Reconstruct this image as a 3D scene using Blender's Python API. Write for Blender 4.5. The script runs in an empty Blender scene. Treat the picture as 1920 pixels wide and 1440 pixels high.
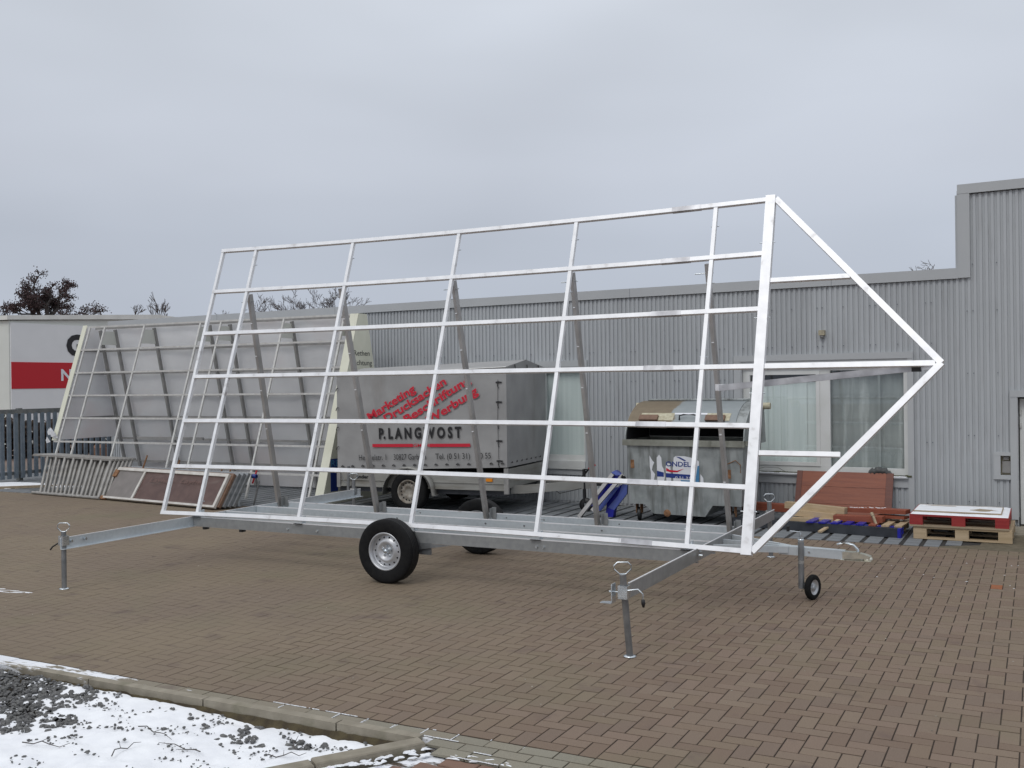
import bpy, math, random
from mathutils import Matrix, Vector, noise
random.seed(7)
PI = math.pi
S = bpy.context.scene
COL = S.collection

# ------------------------------------------------------------------ camera
cam_d = bpy.data.cameras.new('camera'); cam = bpy.data.objects.new('camera', cam_d); COL.objects.link(cam)
CAM = Vector((1.602, -5.114, 1.904))
CR = Vector((0.88683963, 0.46190847, -0.01249154)); CU = Vector((0.01039175, 0.00708957, 0.99992087)); CF = Vector((-0.46196048, 0.88689926, -0.00148728))
cam.matrix_world = Matrix(((CR.x, CU.x, -CF.x, CAM.x), (CR.y, CU.y, -CF.y, CAM.y), (CR.z, CU.z, -CF.z, CAM.z), (0, 0, 0, 1)))
cam_d.sensor_width = 36; cam_d.lens = 35.51; cam_d.clip_start = 0.05; cam_d.clip_end = 1500
S.camera = cam
S.render.resolution_x = 1024; S.render.resolution_y = 768

# ------------------------------------------------------------------ world: overcast sky
SUN_EL, SUN_AZ = math.radians(48), math.radians(186)
w = bpy.data.worlds.new('World'); S.world = w; w.use_nodes = True
nt = w.node_tree; N = nt.nodes; L = nt.links; N.clear()
out = N.new('ShaderNodeOutputWorld')
tc = N.new('ShaderNodeTexCoord'); sep = N.new('ShaderNodeSeparateXYZ'); L.new(tc.outputs['Generated'], sep.inputs[0])
ramp = N.new('ShaderNodeValToRGB'); cr = ramp.color_ramp
cr.elements[0].position = 0.0; cr.elements[0].color = (0.54, 0.585, 0.67, 1)
cr.elements[1].position = 1.0; cr.elements[1].color = (1.08, 1.10, 1.14, 1)
for p, c in ((0.07, (0.54, 0.59, 0.685)), (0.14, (0.53, 0.575, 0.66)), (0.20, (0.585, 0.625, 0.705)), (0.34, (0.665, 0.71, 0.785)), (0.60, (0.88, 0.91, 0.96))):
    e = cr.elements.new(p); e.color = (*c, 1)
L.new(sep.outputs[2], ramp.inputs[0])
mp = N.new('ShaderNodeMapping'); mp.inputs['Scale'].default_value = (1.0, 1.0, 3.2); L.new(tc.outputs['Generated'], mp.inputs[0])
nz = N.new('ShaderNodeTexNoise'); nz.inputs['Scale'].default_value = 1.7; nz.inputs['Detail'].default_value = 3; nz.inputs['Roughness'].default_value = 0.45; L.new(mp.outputs[0], nz.inputs[0])
mr = N.new('ShaderNodeMapRange'); mr.inputs[1].default_value = 0.3; mr.inputs[2].default_value = 0.7; mr.inputs[3].default_value = 0.87; mr.inputs[4].default_value = 1.11; L.new(nz.outputs[0], mr.inputs[0])
mul = N.new('ShaderNodeVectorMath'); mul.operation = 'SCALE'; L.new(ramp.outputs[0], mul.inputs[0]); L.new(mr.outputs[0], mul.inputs['Scale'])
bg1 = N.new('ShaderNodeBackground'); bg1.inputs[1].default_value = 1.0; L.new(mul.outputs[0], bg1.inputs[0])
sky = N.new('ShaderNodeTexSky'); sky.sky_type = 'NISHITA'; sky.sun_disc = False; sky.sun_elevation = SUN_EL; sky.sun_rotation = SUN_AZ; sky.dust_density = 4
bg2 = N.new('ShaderNodeBackground'); bg2.inputs[1].default_value = 0.05; L.new(sky.outputs[0], bg2.inputs[0])
mixw = N.new('ShaderNodeMixShader'); mixw.inputs[0].default_value = 0.12; L.new(bg1.outputs[0], mixw.inputs[1]); L.new(bg2.outputs[0], mixw.inputs[2])
L.new(mixw.outputs[0], out.inputs[0])
sd = bpy.data.lights.new('sun', 'SUN'); sd.energy = 0.75; sd.angle = math.radians(22); sd.color = (1.0, 0.985, 0.96)
so = bpy.data.objects.new('sun', sd); COL.objects.link(so)
sv = Vector((math.sin(SUN_AZ) * math.cos(SUN_EL), math.cos(SUN_AZ) * math.cos(SUN_EL), math.sin(SUN_EL)))
so.rotation_euler = sv.to_track_quat('Z', 'Y').to_euler()
S.view_settings.view_transform = 'Standard'; S.view_settings.look = 'None'; S.view_settings.gamma = 1
S.view_settings.use_curve_mapping = False; S.view_settings.exposure = 0.0

# ------------------------------------------------------------------ materials
def newmat(name):
    m = bpy.data.materials.new(name); m.use_nodes = True
    nt = m.node_tree; b = nt.nodes['Principled BSDF']
    return m, nt, b
def mat(name, c1, c2=None, scale=6, rough=0.7, metal=0.0, bump=0.0, bscale=60, stretch=None, det=6, lo=0.35, hi=0.65, c3=None, s3=1.5, lo3=0.55, hi3=0.7, stretch3=None, spec=0.5):
    """c1<->c2 by noise, then patches of c3 by a second noise; fine bump"""
    m, nt, b = newmat(name); N = nt.nodes; L = nt.links
    c2 = c2 or c1
    tc = N.new('ShaderNodeTexCoord')
    def nz(sc, st, d):
        mp = N.new('ShaderNodeMapping'); mp.inputs['Scale'].default_value = st or (1, 1, 1); L.new(tc.outputs['Object'], mp.inputs[0])
        n = N.new('ShaderNodeTexNoise'); n.inputs['Scale'].default_value = sc; n.inputs['Detail'].default_value = d; L.new(mp.outputs[0], n.inputs[0]); return n
    n1 = nz(scale, stretch, det)
    r = N.new('ShaderNodeValToRGB'); r.color_ramp.elements[0].position = lo; r.color_ramp.elements[1].position = hi
    r.color_ramp.elements[0].color = (*c1, 1); r.color_ramp.elements[1].color = (*c2, 1); L.new(n1.outputs[0], r.inputs[0])
    col = r.outputs[0]
    if c3:
        n3 = nz(s3, stretch3, 8)
        mr = N.new('ShaderNodeMapRange'); mr.inputs[1].default_value = lo3; mr.inputs[2].default_value = hi3; L.new(n3.outputs[0], mr.inputs[0])
        mx = N.new('ShaderNodeMixRGB'); L.new(mr.outputs[0], mx.inputs[0]); L.new(col, mx.inputs[1]); mx.inputs[2].default_value = (*c3, 1); col = mx.outputs[0]
    L.new(col, b.inputs['Base Color'])
    b.inputs['Roughness'].default_value = rough; b.inputs['Metallic'].default_value = metal
    b.inputs['Specular IOR Level'].default_value = spec
    if bump:
        n2 = nz(bscale, stretch, 4); bp = N.new('ShaderNodeBump'); bp.inputs['Strength'].default_value = bump; bp.inputs['Distance'].default_value = 0.01
        L.new(n2.outputs[0], bp.inputs['Height']); L.new(bp.outputs[0], b.inputs['Normal'])
    return m
M = {}
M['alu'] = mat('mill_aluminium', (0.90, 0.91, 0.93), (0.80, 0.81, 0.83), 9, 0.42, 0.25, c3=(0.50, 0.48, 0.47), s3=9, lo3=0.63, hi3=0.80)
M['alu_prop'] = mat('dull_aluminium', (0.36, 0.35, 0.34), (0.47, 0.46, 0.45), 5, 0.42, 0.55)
M['alu_strut'] = mat('streaked_aluminium', (0.75, 0.76, 0.79), (0.35, 0.35, 0.37), 4, 0.4, 0.4)
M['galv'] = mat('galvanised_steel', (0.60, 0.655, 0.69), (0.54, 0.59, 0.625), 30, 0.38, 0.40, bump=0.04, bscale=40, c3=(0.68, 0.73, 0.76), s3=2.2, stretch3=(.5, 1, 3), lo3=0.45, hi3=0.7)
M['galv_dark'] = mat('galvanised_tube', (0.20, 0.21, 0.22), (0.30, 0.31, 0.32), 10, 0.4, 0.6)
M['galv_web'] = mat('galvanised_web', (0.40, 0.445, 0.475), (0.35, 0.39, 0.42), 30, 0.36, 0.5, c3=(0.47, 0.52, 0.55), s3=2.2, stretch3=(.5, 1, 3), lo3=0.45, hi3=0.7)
M['galv_shaded'] = mat('galvanised_web_shaded', (0.30, 0.31, 0.315), (0.35, 0.36, 0.36), 22, 0.42, 0.45, c3=(0.25, 0.26, 0.26), s3=2.2, stretch3=(.5, 1, 3), lo3=0.5, hi3=0.7)  # darker copy of galvanised_steel; shade on the outer webs put into its colour
M['zinc'] = mat('bright_zinc', (0.75, 0.80, 0.83), (0.55, 0.60, 0.64), 20, 0.25, 0.9)
M['coupler'] = mat('yellow_zinc', (0.82, 0.80, 0.68), (0.62, 0.62, 0.55), 20, 0.28, 0.85)
M['rubber'] = mat('tyre_rubber', (0.007, 0.007, 0.008), (0.012, 0.012, 0.012), 20, 0.85, bump=0.1, bscale=80, spec=0.25)
M['rim'] = mat('silver_wheel_paint', (0.55, 0.56, 0.58), (0.47, 0.48, 0.50), 8, 0.35, 0.5)
M['rim_old'] = mat('dirty_wheel_paint', (0.36, 0.34, 0.30), (0.18, 0.15, 0.12), 14, 0.6, 0.2)
M['black'] = mat('black_plastic', (0.012, 0.012, 0.013), None, 5, 0.5)
M['dark'] = mat('void_shade', (0.010, 0.010, 0.011), None, 5, 0.9)  # near-black; the shade inside hollows is put into this colour
M['clad'] = mat('grey_coated_steel', (0.400, 0.420, 0.435), (0.425, 0.445, 0.46), 1.2, 0.5, 0.0, c3=(0.335, 0.345, 0.355), s3=2.5, stretch3=(6, 6, 0.6), lo3=0.55, hi3=0.8)
_m = M['clad']; _n = _m.node_tree; _b = _n.nodes['Principled BSDF']; _s = _b.inputs['Base Color'].links[0].from_socket
_i = _n.nodes.new('ShaderNodeObjectInfo'); _r = _n.nodes.new('ShaderNodeMapRange'); _r.inputs[3].default_value = 0.93; _r.inputs[4].default_value = 1.04; _n.links.new(_i.outputs['Random'], _r.inputs[0])
_v = _n.nodes.new('ShaderNodeVectorMath'); _v.operation = 'SCALE'; _n.links.new(_s, _v.inputs[0]); _n.links.new(_r.outputs[0], _v.inputs['Scale']); _n.links.new(_v.outputs[0], _b.inputs['Base Color'])
M['trim'] = mat('grey_flashing', (0.44, 0.455, 0.465), (0.415, 0.43, 0.44), 1.5, 0.5, 0.0)
M['screw'] = mat('screw_head', (0.12, 0.13, 0.16), None, 5, 0.5)
M['upvc'] = mat('white_window_plastic', (0.70, 0.71, 0.70), (0.62, 0.63, 0.61), 3, 0.4)
M['blind'] = mat('fabric_blind', (0.72, 0.76, 0.75), (0.82, 0.85, 0.84), 2, 0.9, stretch=(8, 8, 0.3))
M['curtain'] = mat('dusty_curtain', (0.30, 0.315, 0.315), (0.42, 0.435, 0.43), 1.4, 0.9, c3=(0.54, 0.55, 0.545), s3=2, stretch3=(5, 1, 0.4))
M['moss'] = mat('moss', (0.05, 0.065, 0.03), (0.10, 0.09, 0.05), 30, 0.95, bump=0.6)
M['snow'] = mat('snow', (0.80, 0.82, 0.86), (0.88, 0.90, 0.93), 8, 0.75, bump=0.35, bscale=25)
M['cream'] = mat('cream_panel', (0.72, 0.72, 0.60), (0.66, 0.66, 0.54), 3, 0.55, c3=(0.48, 0.47, 0.38), s3=2.2, stretch3=(1, 1, 0.3), lo3=0.6, hi3=0.85)
M['cream_in'] = mat('cream_panel_inside', (0.62, 0.63, 0.58), (0.56, 0.57, 0.53), 2, 0.7)
M['oldwhite'] = mat('weathered_white_tube', (0.62, 0.62, 0.60), (0.52, 0.51, 0.49), 12, 0.5, 0.1, c3=(0.38, 0.30, 0.25), s3=9, lo3=0.7, hi3=0.8)
M['oldgrey'] = mat('weathered_grey_tube', (0.24, 0.24, 0.235), (0.32, 0.31, 0.30), 8, 0.6, 0.1)
M['sheet'] = mat('white_banner_back', (0.88, 0.88, 0.885), (0.79, 0.79, 0.80), 1.3, 0.75, bump=0.9, bscale=1.6, det=5, c3=(0.80, 0.74, 0.73), s3=0.8, lo3=0.5, hi3=0.75)
_m = M['sheet']; _n = _m.node_tree; _b = _n.nodes['Principled BSDF']; _o = _n.nodes['Material Output']
_t = _n.nodes.new('ShaderNodeBsdfTranslucent'); _n.links.new(_b.inputs['Base Color'].links[0].from_socket, _t.inputs[0])
_x = _n.nodes.new('ShaderNodeMixShader'); _x.inputs[0].default_value = 0.42; _n.links.new(_b.outputs[0], _x.inputs[1]); _n.links.new(_t.outputs[0], _x.inputs[2]); _n.links.new(_x.outputs[0], _o.inputs[0])
M['tarp'] = mat('grey_truck_tarpaulin', (0.285, 0.285, 0.285), (0.335, 0.335, 0.333), 3, 0.6, bump=0.8, bscale=3.2, det=4, c3=(0.20, 0.185, 0.17), s3=2.0, stretch3=(1.2, 1.2, 0.35), lo3=0.6, hi3=0.9)
M['red_print'] = mat('red_print', (0.56, 0.012, 0.035), None, 5, 0.5)
M['pink_print'] = mat('pink_outline', (0.50, 0.28, 0.29), None, 5, 0.5)
M['black_print'] = mat('black_print', (0.012, 0.012, 0.014), None, 5, 0.5)
M['grey_print'] = mat('faded_black_print', (0.045, 0.045, 0.045), (0.07, 0.07, 0.07), 9, 0.6)
M['blue_print'] = mat('blue_print', (0.015, 0.04, 0.22), None, 5, 0.5)
M['lblue_print'] = mat('light_blue_print', (0.06, 0.22, 0.42), None, 5, 0.5)
M['white_print'] = mat('white_print', (0.78, 0.80, 0.84), (0.72, 0.74, 0.78), 9, 0.5)
M['sideboard'] = mat('dirty_aluminium_dropside', (0.33, 0.33, 0.31), (0.26, 0.255, 0.235), 3, 0.5, 0.2, c3=(0.16, 0.14, 0.11), s3=3, stretch3=(0.5, 0.5, 3), lo3=0.55, hi3=0.8)
M['amber'] = mat('amber_reflector', (0.75, 0.25, 0.01), None, 5, 0.3)
M['bin'] = mat('old_galvanised_bin', (0.24, 0.262, 0.262), (0.36, 0.385, 0.385), 6, 0.5, 0.2, bump=0.15, bscale=14, c3=(0.12, 0.125, 0.118), s3=3.0, stretch3=(4, 4, 0.5), lo3=0.47, hi3=0.72)
M['bin_low'] = mat('grimy_bin_rim', (0.30, 0.31, 0.27), (0.20, 0.20, 0.17), 5, 0.6, 0.1, c3=(0.09, 0.085, 0.07), s3=3, stretch3=(2, 2, 0.7), lo3=0.58, hi3=0.75)
M['rust'] = mat('rust', (0.16, 0.075, 0.035), (0.30, 0.16, 0.08), 25, 0.9)
M['lidpad'] = mat('cream_pad', (0.55, 0.53, 0.40), (0.40, 0.36, 0.25), 20, 0.7)
M['padbrown'] = mat('brown_pad', (0.15, 0.085, 0.055), (0.20, 0.12, 0.08), 20, 0.6)
M['bluepaint'] = mat('bright_blue_paint', (0.012, 0.014, 0.28), (0.018, 0.022, 0.36), 5, 0.35, c3=(0.05, 0.08, 0.30), s3=2)
M['bluegrey'] = mat('blue_flange_paint', (0.09, 0.13, 0.42), (0.07, 0.10, 0.34), 5, 0.4)
def woodmat(name, a, b, c=None, rough=0.6):
    return mat(name, a, b, 5, rough, 0, bump=0.25, bscale=40, stretch=(0.35, 6, 6), det=8, lo=0.3, hi=0.7, c3=c, s3=3, stretch3=(0.6, 3, 3), lo3=0.6, hi3=0.8)
M['mahogany'] = woodmat('red_brown_veneer', (0.19, 0.046, 0.020), (0.26, 0.072, 0.030), (0.13, 0.034, 0.017), 0.45)
M['mahogany_d'] = woodmat('red_brown_edge', (0.11, 0.032, 0.022), (0.16, 0.05, 0.03), None, 0.5)
M['plank_red'] = woodmat('red_plank', (0.23, 0.058, 0.030), (0.30, 0.085, 0.045))
M['pine'] = woodmat('raw_pine', (0.40, 0.30, 0.18), (0.52, 0.40, 0.26), (0.26, 0.19, 0.11))
M['pine_old'] = woodmat('grey_pine', (0.28, 0.22, 0.15), (0.38, 0.30, 0.20))
M['palred'] = woodmat('red_pallet_paint', (0.27, 0.018, 0.020), (0.34, 0.035, 0.030), (0.15, 0.02, 0.02))
M['steel_dark'] = mat('dark_steel_beam', (0.030, 0.034, 0.042), (0.05, 0.055, 0.065), 6, 0.5, 0.2)
M['scaff'] = mat('scaffold_tube', (0.27, 0.26, 0.245), (0.36, 0.35, 0.33), 10, 0.5, 0.2, c3=(0.20, 0.18, 0.16), s3=7, lo3=0.6, hi3=0.8)
M['deckframe'] = mat('deck_aluminium', (0.62, 0.60, 0.56), (0.50, 0.47, 0.43), 8, 0.45, 0.2)
M['deckply'] = mat('brown_deck_ply', (0.080, 0.042, 0.036), (0.11, 0.062, 0.052), 6, 0.55, bump=0.1, c3=(0.14, 0.10, 0.085), s3=2, stretch3=(1, 3, 3))
M['deckgrey'] = mat('grey_deck_ply', (0.17, 0.155, 0.145), (0.21, 0.19, 0.18), 6, 0.6)
M['fadedtext'] = mat('faded_print', (0.15, 0.085, 0.07), None, 5, 0.7)
M['fence'] = mat('galvanised_fence', (0.17, 0.21, 0.25), (0.23, 0.27, 0.31), 8, 0.5, 0.3)
M['fence_top'] = mat('mossy_fence_rail', (0.13, 0.14, 0.14), (0.20, 0.20, 0.19), 12, 0.7)
M['render'] = mat('cream_render', (0.68, 0.70, 0.655), (0.63, 0.65, 0.61), 1, 0.8)
M['signwhite'] = mat('white_sign_panel', (0.80, 0.81, 0.815), (0.76, 0.77, 0.775), 1, 0.6)
M['signred'] = mat('red_sign_band', (0.52, 0.008, 0.018), None, 5, 0.5)
M['coping'] = mat('pale_coping', (0.80, 0.80, 0.76), (0.70, 0.70, 0.66), 2, 0.7)
M['bark'] = mat('winter_bark', (0.060, 0.052, 0.050), (0.095, 0.085, 0.080), 4, 0.9)
M['twig'] = mat('winter_twigs', (0.085, 0.070, 0.068), (0.12, 0.10, 0.095), 4, 0.9)
M['cone'] = mat('dry_cones', (0.055, 0.032, 0.033), (0.085, 0.052, 0.052), 4, 0.9)
M['hedge'] = mat('dark_hedge', (0.030, 0.020, 0.015), (0.060, 0.042, 0.030), 4, 0.95)
M['leaf'] = mat('olive_leaves', (0.10, 0.11, 0.03), (0.16, 0.15, 0.05), 9, 0.6)
M['kerb'] = mat('grey_kerb_concrete', (0.23, 0.205, 0.16), (0.30, 0.27, 0.215), 9, 0.85, bump=0.3, bscale=70, c3=(0.16, 0.15, 0.10), s3=4, lo3=0.55, hi3=0.75)
M['stone'] = mat('basalt_gravel', (0.075, 0.075, 0.078), (0.17, 0.17, 0.165), 30, 0.8, bump=0.3, bscale=60)
M['soil'] = mat('dark_soil', (0.035, 0.030, 0.025), (0.06, 0.05, 0.04), 12, 0.95, bump=0.6, bscale=30)
M['cable'] = mat('black_cable', (0.02, 0.02, 0.02), None, 5, 0.6)
M['strap_red'] = mat('red_handle', (0.5, 0.02, 0.03), None, 5, 0.45)
M['lamp'] = mat('beige_lamp_housing', (0.45, 0.40, 0.28), (0.30, 0.27, 0.20), 15, 0.6)
M['coat'] = mat('terracotta_brick', (0.30, 0.10, 0.035), (0.24, 0.09, 0.04), 20, 0.9)

def paver_mat(name, tones, film, bump=0.5, filmamt=1.0, dark=(0.10, 0.07, 0.065)):
    """tones: list of colours picked by the 'tone' attribute; film: thin dirt drawn over world space"""
    m, nt, b = newmat(name); N = nt.nodes; L = nt.links
    at = N.new('ShaderNodeAttribute'); at.attribute_name = 'tone'
    geo = N.new('ShaderNodeNewGeometry')
    r = N.new('ShaderNodeValToRGB'); r.color_ramp.interpolation = 'LINEAR'
    els = r.color_ramp.elements
    els[0].color = (*tones[0], 1); els[1].color = (*tones[-1], 1)
    for i, c in enumerate(tones[1:-1]):
        e = els.new((i + 1) / (len(tones) - 1)); e.color = (*c, 1)
    L.new(at.outputs['Fac'], r.inputs[0])
    def nz(sc, d, rr=0.55):
        n = N.new('ShaderNodeTexNoise'); n.inputs['Scale'].default_value = sc; n.inputs['Detail'].default_value = d; n.inputs['Roughness'].default_value = rr; L.new(geo.outputs['Position'], n.inputs[0]); return n
    # grain
    g = nz(260, 2); gm = N.new('ShaderNodeMapRange'); gm.inputs[1].default_value = 0.3; gm.inputs[2].default_value = 0.7; gm.inputs[3].default_value = 0.78; gm.inputs[4].default_value = 1.2; L.new(g.outputs[0], gm.inputs[0])
    sc = N.new('ShaderNodeVectorMath'); sc.operation = 'SCALE'; L.new(r.outputs[0], sc.inputs[0]); L.new(gm.outputs[0], sc.inputs['Scale'])
    # film of sand and dirt, thicker to the west
    sp = N.new('ShaderNodeSeparateXYZ'); L.new(geo.outputs['Position'], sp.inputs[0])
    mx = N.new('ShaderNodeMath'); mx.operation = 'MULTIPLY_ADD'; L.new(sp.outputs[0], mx.inputs[0]); mx.inputs[1].default_value = -0.22; mx.inputs[2].default_value = -0.12
    n2 = nz(0.9, 5); ad = N.new('ShaderNodeMath'); ad.operation = 'ADD'; L.new(mx.outputs[0], ad.inputs[0]); L.new(n2.outputs[0], ad.inputs[1])
    fm = N.new('ShaderNodeMapRange'); fm.inputs[1].default_value = 0.45; fm.inputs[2].default_value = 1.25; fm.inputs[3].default_value = 0.0; fm.inputs[4].default_value = 0.85 * filmamt; L.new(ad.outputs[0], fm.inputs[0])
    m1 = N.new('ShaderNodeMixRGB'); L.new(fm.outputs[0], m1.inputs[0]); L.new(sc.outputs[0], m1.inputs[1])
    n3 = nz(0.55, 4); fr = N.new('ShaderNodeValToRGB'); fr.color_ramp.elements[0].position = 0.38; fr.color_ramp.elements[1].position = 0.62
    fr.color_ramp.elements[0].color = (*film[0], 1); fr.color_ramp.elements[1].color = (*film[1], 1); L.new(n3.outputs[0], fr.inputs[0]); L.new(fr.outputs[0], m1.inputs[2])
    # greenish algae patches and dark stains
    n4 = nz(0.8, 6); am = N.new('ShaderNodeMapRange'); am.inputs[1].default_value = 0.52; am.inputs[2].default_value = 0.72; am.inputs[4].default_value = 0.55; L.new(n4.outputs[0], am.inputs[0])
    m2 = N.new('ShaderNodeMixRGB'); L.new(am.outputs[0], m2.inputs[0]); L.new(m1.outputs[0], m2.inputs[1]); m2.inputs[2].default_value = (0.165, 0.146, 0.092, 1)
    n5 = nz(2.6, 6); bm = N.new('ShaderNodeMapRange'); bm.inputs[1].default_value = 0.60; bm.inputs[2].default_value = 0.74; bm.inputs[4].default_value = 0.6; L.new(n5.outputs[0], bm.inputs[0])
    m3 = N.new('ShaderNodeMixRGB'); L.new(bm.outputs[0], m3.inputs[0]); L.new(m2.outputs[0], m3.inputs[1]); m3.inputs[2].default_value = (*dark, 1)
    L.new(m3.outputs[0], b.inputs['Base Color'])
    b.inputs['Roughness'].default_value = 0.82; b.inputs['Specular IOR Level'].default_value = 0.35
    bp = N.new('ShaderNodeBump'); bp.inputs['Strength'].default_value = bump; bp.inputs['Distance'].default_value = 0.003
    L.new(g.outputs[0], bp.inputs['Height']); L.new(bp.outputs[0], b.inputs['Normal'])
    return m
FILM = ((0.182, 0.142, 0.105), (0.205, 0.164, 0.113))
M['brick'] = paver_mat('red_brown_paver', [(0.174, 0.124, 0.093), (0.193, 0.143, 0.103), (0.205, 0.150, 0.114), (0.191, 0.146, 0.102), (0.211, 0.160, 0.118), (0.176, 0.130, 0.100)], FILM)
M['joint'] = paver_mat('joint_sand', [(0.035, 0.024, 0.017)] * 2, ((0.133, 0.101, 0.077), (0.164, 0.128, 0.095)), dark=(0.052, 0.034, 0.025))
M['slab'] = mat('blue_grey_paver', (0.165, 0.178, 0.190), (0.21, 0.222, 0.235), 7, 0.75, bump=0.3, c3=(0.085, 0.085, 0.08), s3=1.2)
M['slabjoint'] = mat('dark_joint', (0.028, 0.027, 0.027), (0.04, 0.038, 0.036), 8, 0.9)
M['border'] = paver_mat('grey_border_paver', [(0.225, 0.210, 0.168), (0.255, 0.240, 0.192), (0.24, 0.215, 0.168)], FILM, filmamt=0.5)
def dusting(m, x0, x1, ylo, yhi, thr):
    """thin snow caught in patches on a paver material"""
    nt = m.node_tree; N = nt.nodes; L = nt.links; b = N['Principled BSDF']; src = b.inputs['Base Color'].links[0].from_socket
    geo = N.new('ShaderNodeNewGeometry'); sp = N.new('ShaderNodeSeparateXYZ'); L.new(geo.outputs['Position'], sp.inputs[0])
    mr = N.new('ShaderNodeMapRange'); mr.inputs[1].default_value = x0; mr.inputs[2].default_value = x1; mr.inputs[3].default_value = 0.32; mr.inputs[4].default_value = -0.10; L.new(sp.outputs[0], mr.inputs[0])
    mp = N.new('ShaderNodeMapping'); mp.inputs['Scale'].default_value = (0.35, 1, 1); L.new(geo.outputs['Position'], mp.inputs[0])
    n = N.new('ShaderNodeTexNoise'); n.inputs['Scale'].default_value = 16; n.inputs['Detail'].default_value = 9; n.inputs['Roughness'].default_value = 0.68; L.new(mp.outputs[0], n.inputs[0])
    n2 = N.new('ShaderNodeTexNoise'); n2.inputs['Scale'].default_value = 2.2; n2.inputs['Detail'].default_value = 3; L.new(geo.outputs['Position'], n2.inputs[0])
    a = N.new('ShaderNodeMath'); a.operation = 'ADD'; L.new(n.outputs[0], a.inputs[0]); L.new(mr.outputs[0], a.inputs[1])
    a2 = N.new('ShaderNodeMath'); a2.operation = 'MULTIPLY_ADD'; L.new(n2.outputs[0], a2.inputs[0]); a2.inputs[1].default_value = 0.7; L.new(a.outputs[0], a2.inputs[2])
    r = N.new('ShaderNodeMapRange'); r.inputs[1].default_value = thr; r.inputs[2].default_value = thr + 0.08; L.new(a2.outputs[0], r.inputs[0])
    mx = N.new('ShaderNodeMixRGB'); L.new(r.outputs[0], mx.inputs[0]); L.new(src, mx.inputs[1]); mx.inputs[2].default_value = (0.80, 0.82, 0.86, 1); L.new(mx.outputs[0], b.inputs['Base Color'])
dusting(M['border'], -4.6, -2.2, 0, 0, 1.03)
dusting(M['kerb'], -5.0, -3.4, 0, 0, 1.08)
M['joint_snow'] = paver_mat('snowy_joint_sand', [(0.06, 0.045, 0.03)] * 2, ((0.135, 0.105, 0.080), (0.165, 0.130, 0.096)))
dusting(M['joint_snow'], -1.9, -0.9, 0, 0, 0.84)
M['redpav'] = paver_mat('red_interlocking_paver', [(0.20, 0.105, 0.07), (0.24, 0.135, 0.095), (0.19, 0.12, 0.09)], FILM, filmamt=0.3)
M['farground'] = mat('reddish_yard', (0.17, 0.12, 0.10), (0.22, 0.17, 0.145), 0.5, 0.9, c3=(0.10, 0.09, 0.07), s3=0.2)

def glassmat(name, tint, fac, rough=0.02):
    m, nt, b = newmat(name); N = nt.nodes; L = nt.links; N.remove(b)
    o = N['Material Output']; tr = N.new('ShaderNodeBsdfTransparent'); tr.inputs[0].default_value = (*tint, 1)
    gl = N.new('ShaderNodeBsdfGlossy'); gl.inputs[0].default_value = (0.9, 0.95, 1, 1); gl.inputs['Roughness'].default_value = rough
    lw = N.new('ShaderNodeLayerWeight'); pw = N.new('ShaderNodeMath'); pw.operation = 'POWER'; pw.inputs[1].default_value = 4; L.new(lw.outputs['Facing'], pw.inputs[0])
    ad = N.new('ShaderNodeMath'); ad.operation = 'MULTIPLY_ADD'; ad.inputs[1].default_value = 0.8; ad.inputs[2].default_value = 0.05 + fac; L.new(pw.outputs[0], ad.inputs[0])
    mx = N.new('ShaderNodeMixShader'); L.new(ad.outputs[0], mx.inputs[0]); L.new(tr.outputs[0], mx.inputs[1]); L.new(gl.outputs[0], mx.inputs[2]); L.new(mx.outputs[0], o.inputs[0])
    return m
M['glass'] = glassmat('window_glass', (0.92, 0.96, 0.95), 0.03)

def lidmat():
    m, nt, b = newmat('bin_lid_half_dirty'); N = nt.nodes; L = nt.links
    geo = N.new('ShaderNodeTexCoord'); sp = N.new('ShaderNodeSeparateXYZ'); L.new(geo.outputs['Object'], sp.inputs[0])
    n = N.new('ShaderNodeTexNoise'); n.inputs['Scale'].default_value = 3.5; n.inputs['Detail'].default_value = 7; L.new(geo.outputs['Object'], n.inputs[0])
    a = N.new('ShaderNodeMath'); a.operation = 'MULTIPLY_ADD'; L.new(n.outputs[0], a.inputs[0]); a.inputs[1].default_value = 0.35; L.new(sp.outputs[0], a.inputs[2])
    r = N.new('ShaderNodeMapRange'); r.inputs[1].default_value = -0.01; r.inputs[2].default_value = 0.03; L.new(a.outputs[0], r.inputs[0])
    n2 = N.new('ShaderNodeTexNoise'); n2.inputs['Scale'].default_value = 9; n2.inputs['Detail'].default_value = 8; L.new(geo.outputs['Object'], n2.inputs[0])
    r1 = N.new('ShaderNodeValToRGB'); r1.color_ramp.elements[0].color = (0.15, 0.115, 0.075, 1); r1.color_ramp.elements[1].color = (0.24, 0.195, 0.13, 1); L.new(n2.outputs[0], r1.inputs[0])
    r2 = N.new('ShaderNodeValToRGB'); r2.color_ramp.elements[0].color = (0.24, 0.27, 0.28, 1); r2.color_ramp.elements[1].color = (0.32, 0.35, 0.36, 1); L.new(n2.outputs[0], r2.inputs[0])
    mx = N.new('ShaderNodeMixRGB'); L.new(r.outputs[0], mx.inputs[0]); L.new(r1.outputs[0], mx.inputs[1]); L.new(r2.outputs[0], mx.inputs[2]); L.new(mx.outputs[0], b.inputs['Base Color'])
    b.inputs['Roughness'].default_value = 0.5; b.inputs['Metallic'].default_value = 0.15
    return m
M['lid'] = lidmat()

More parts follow.
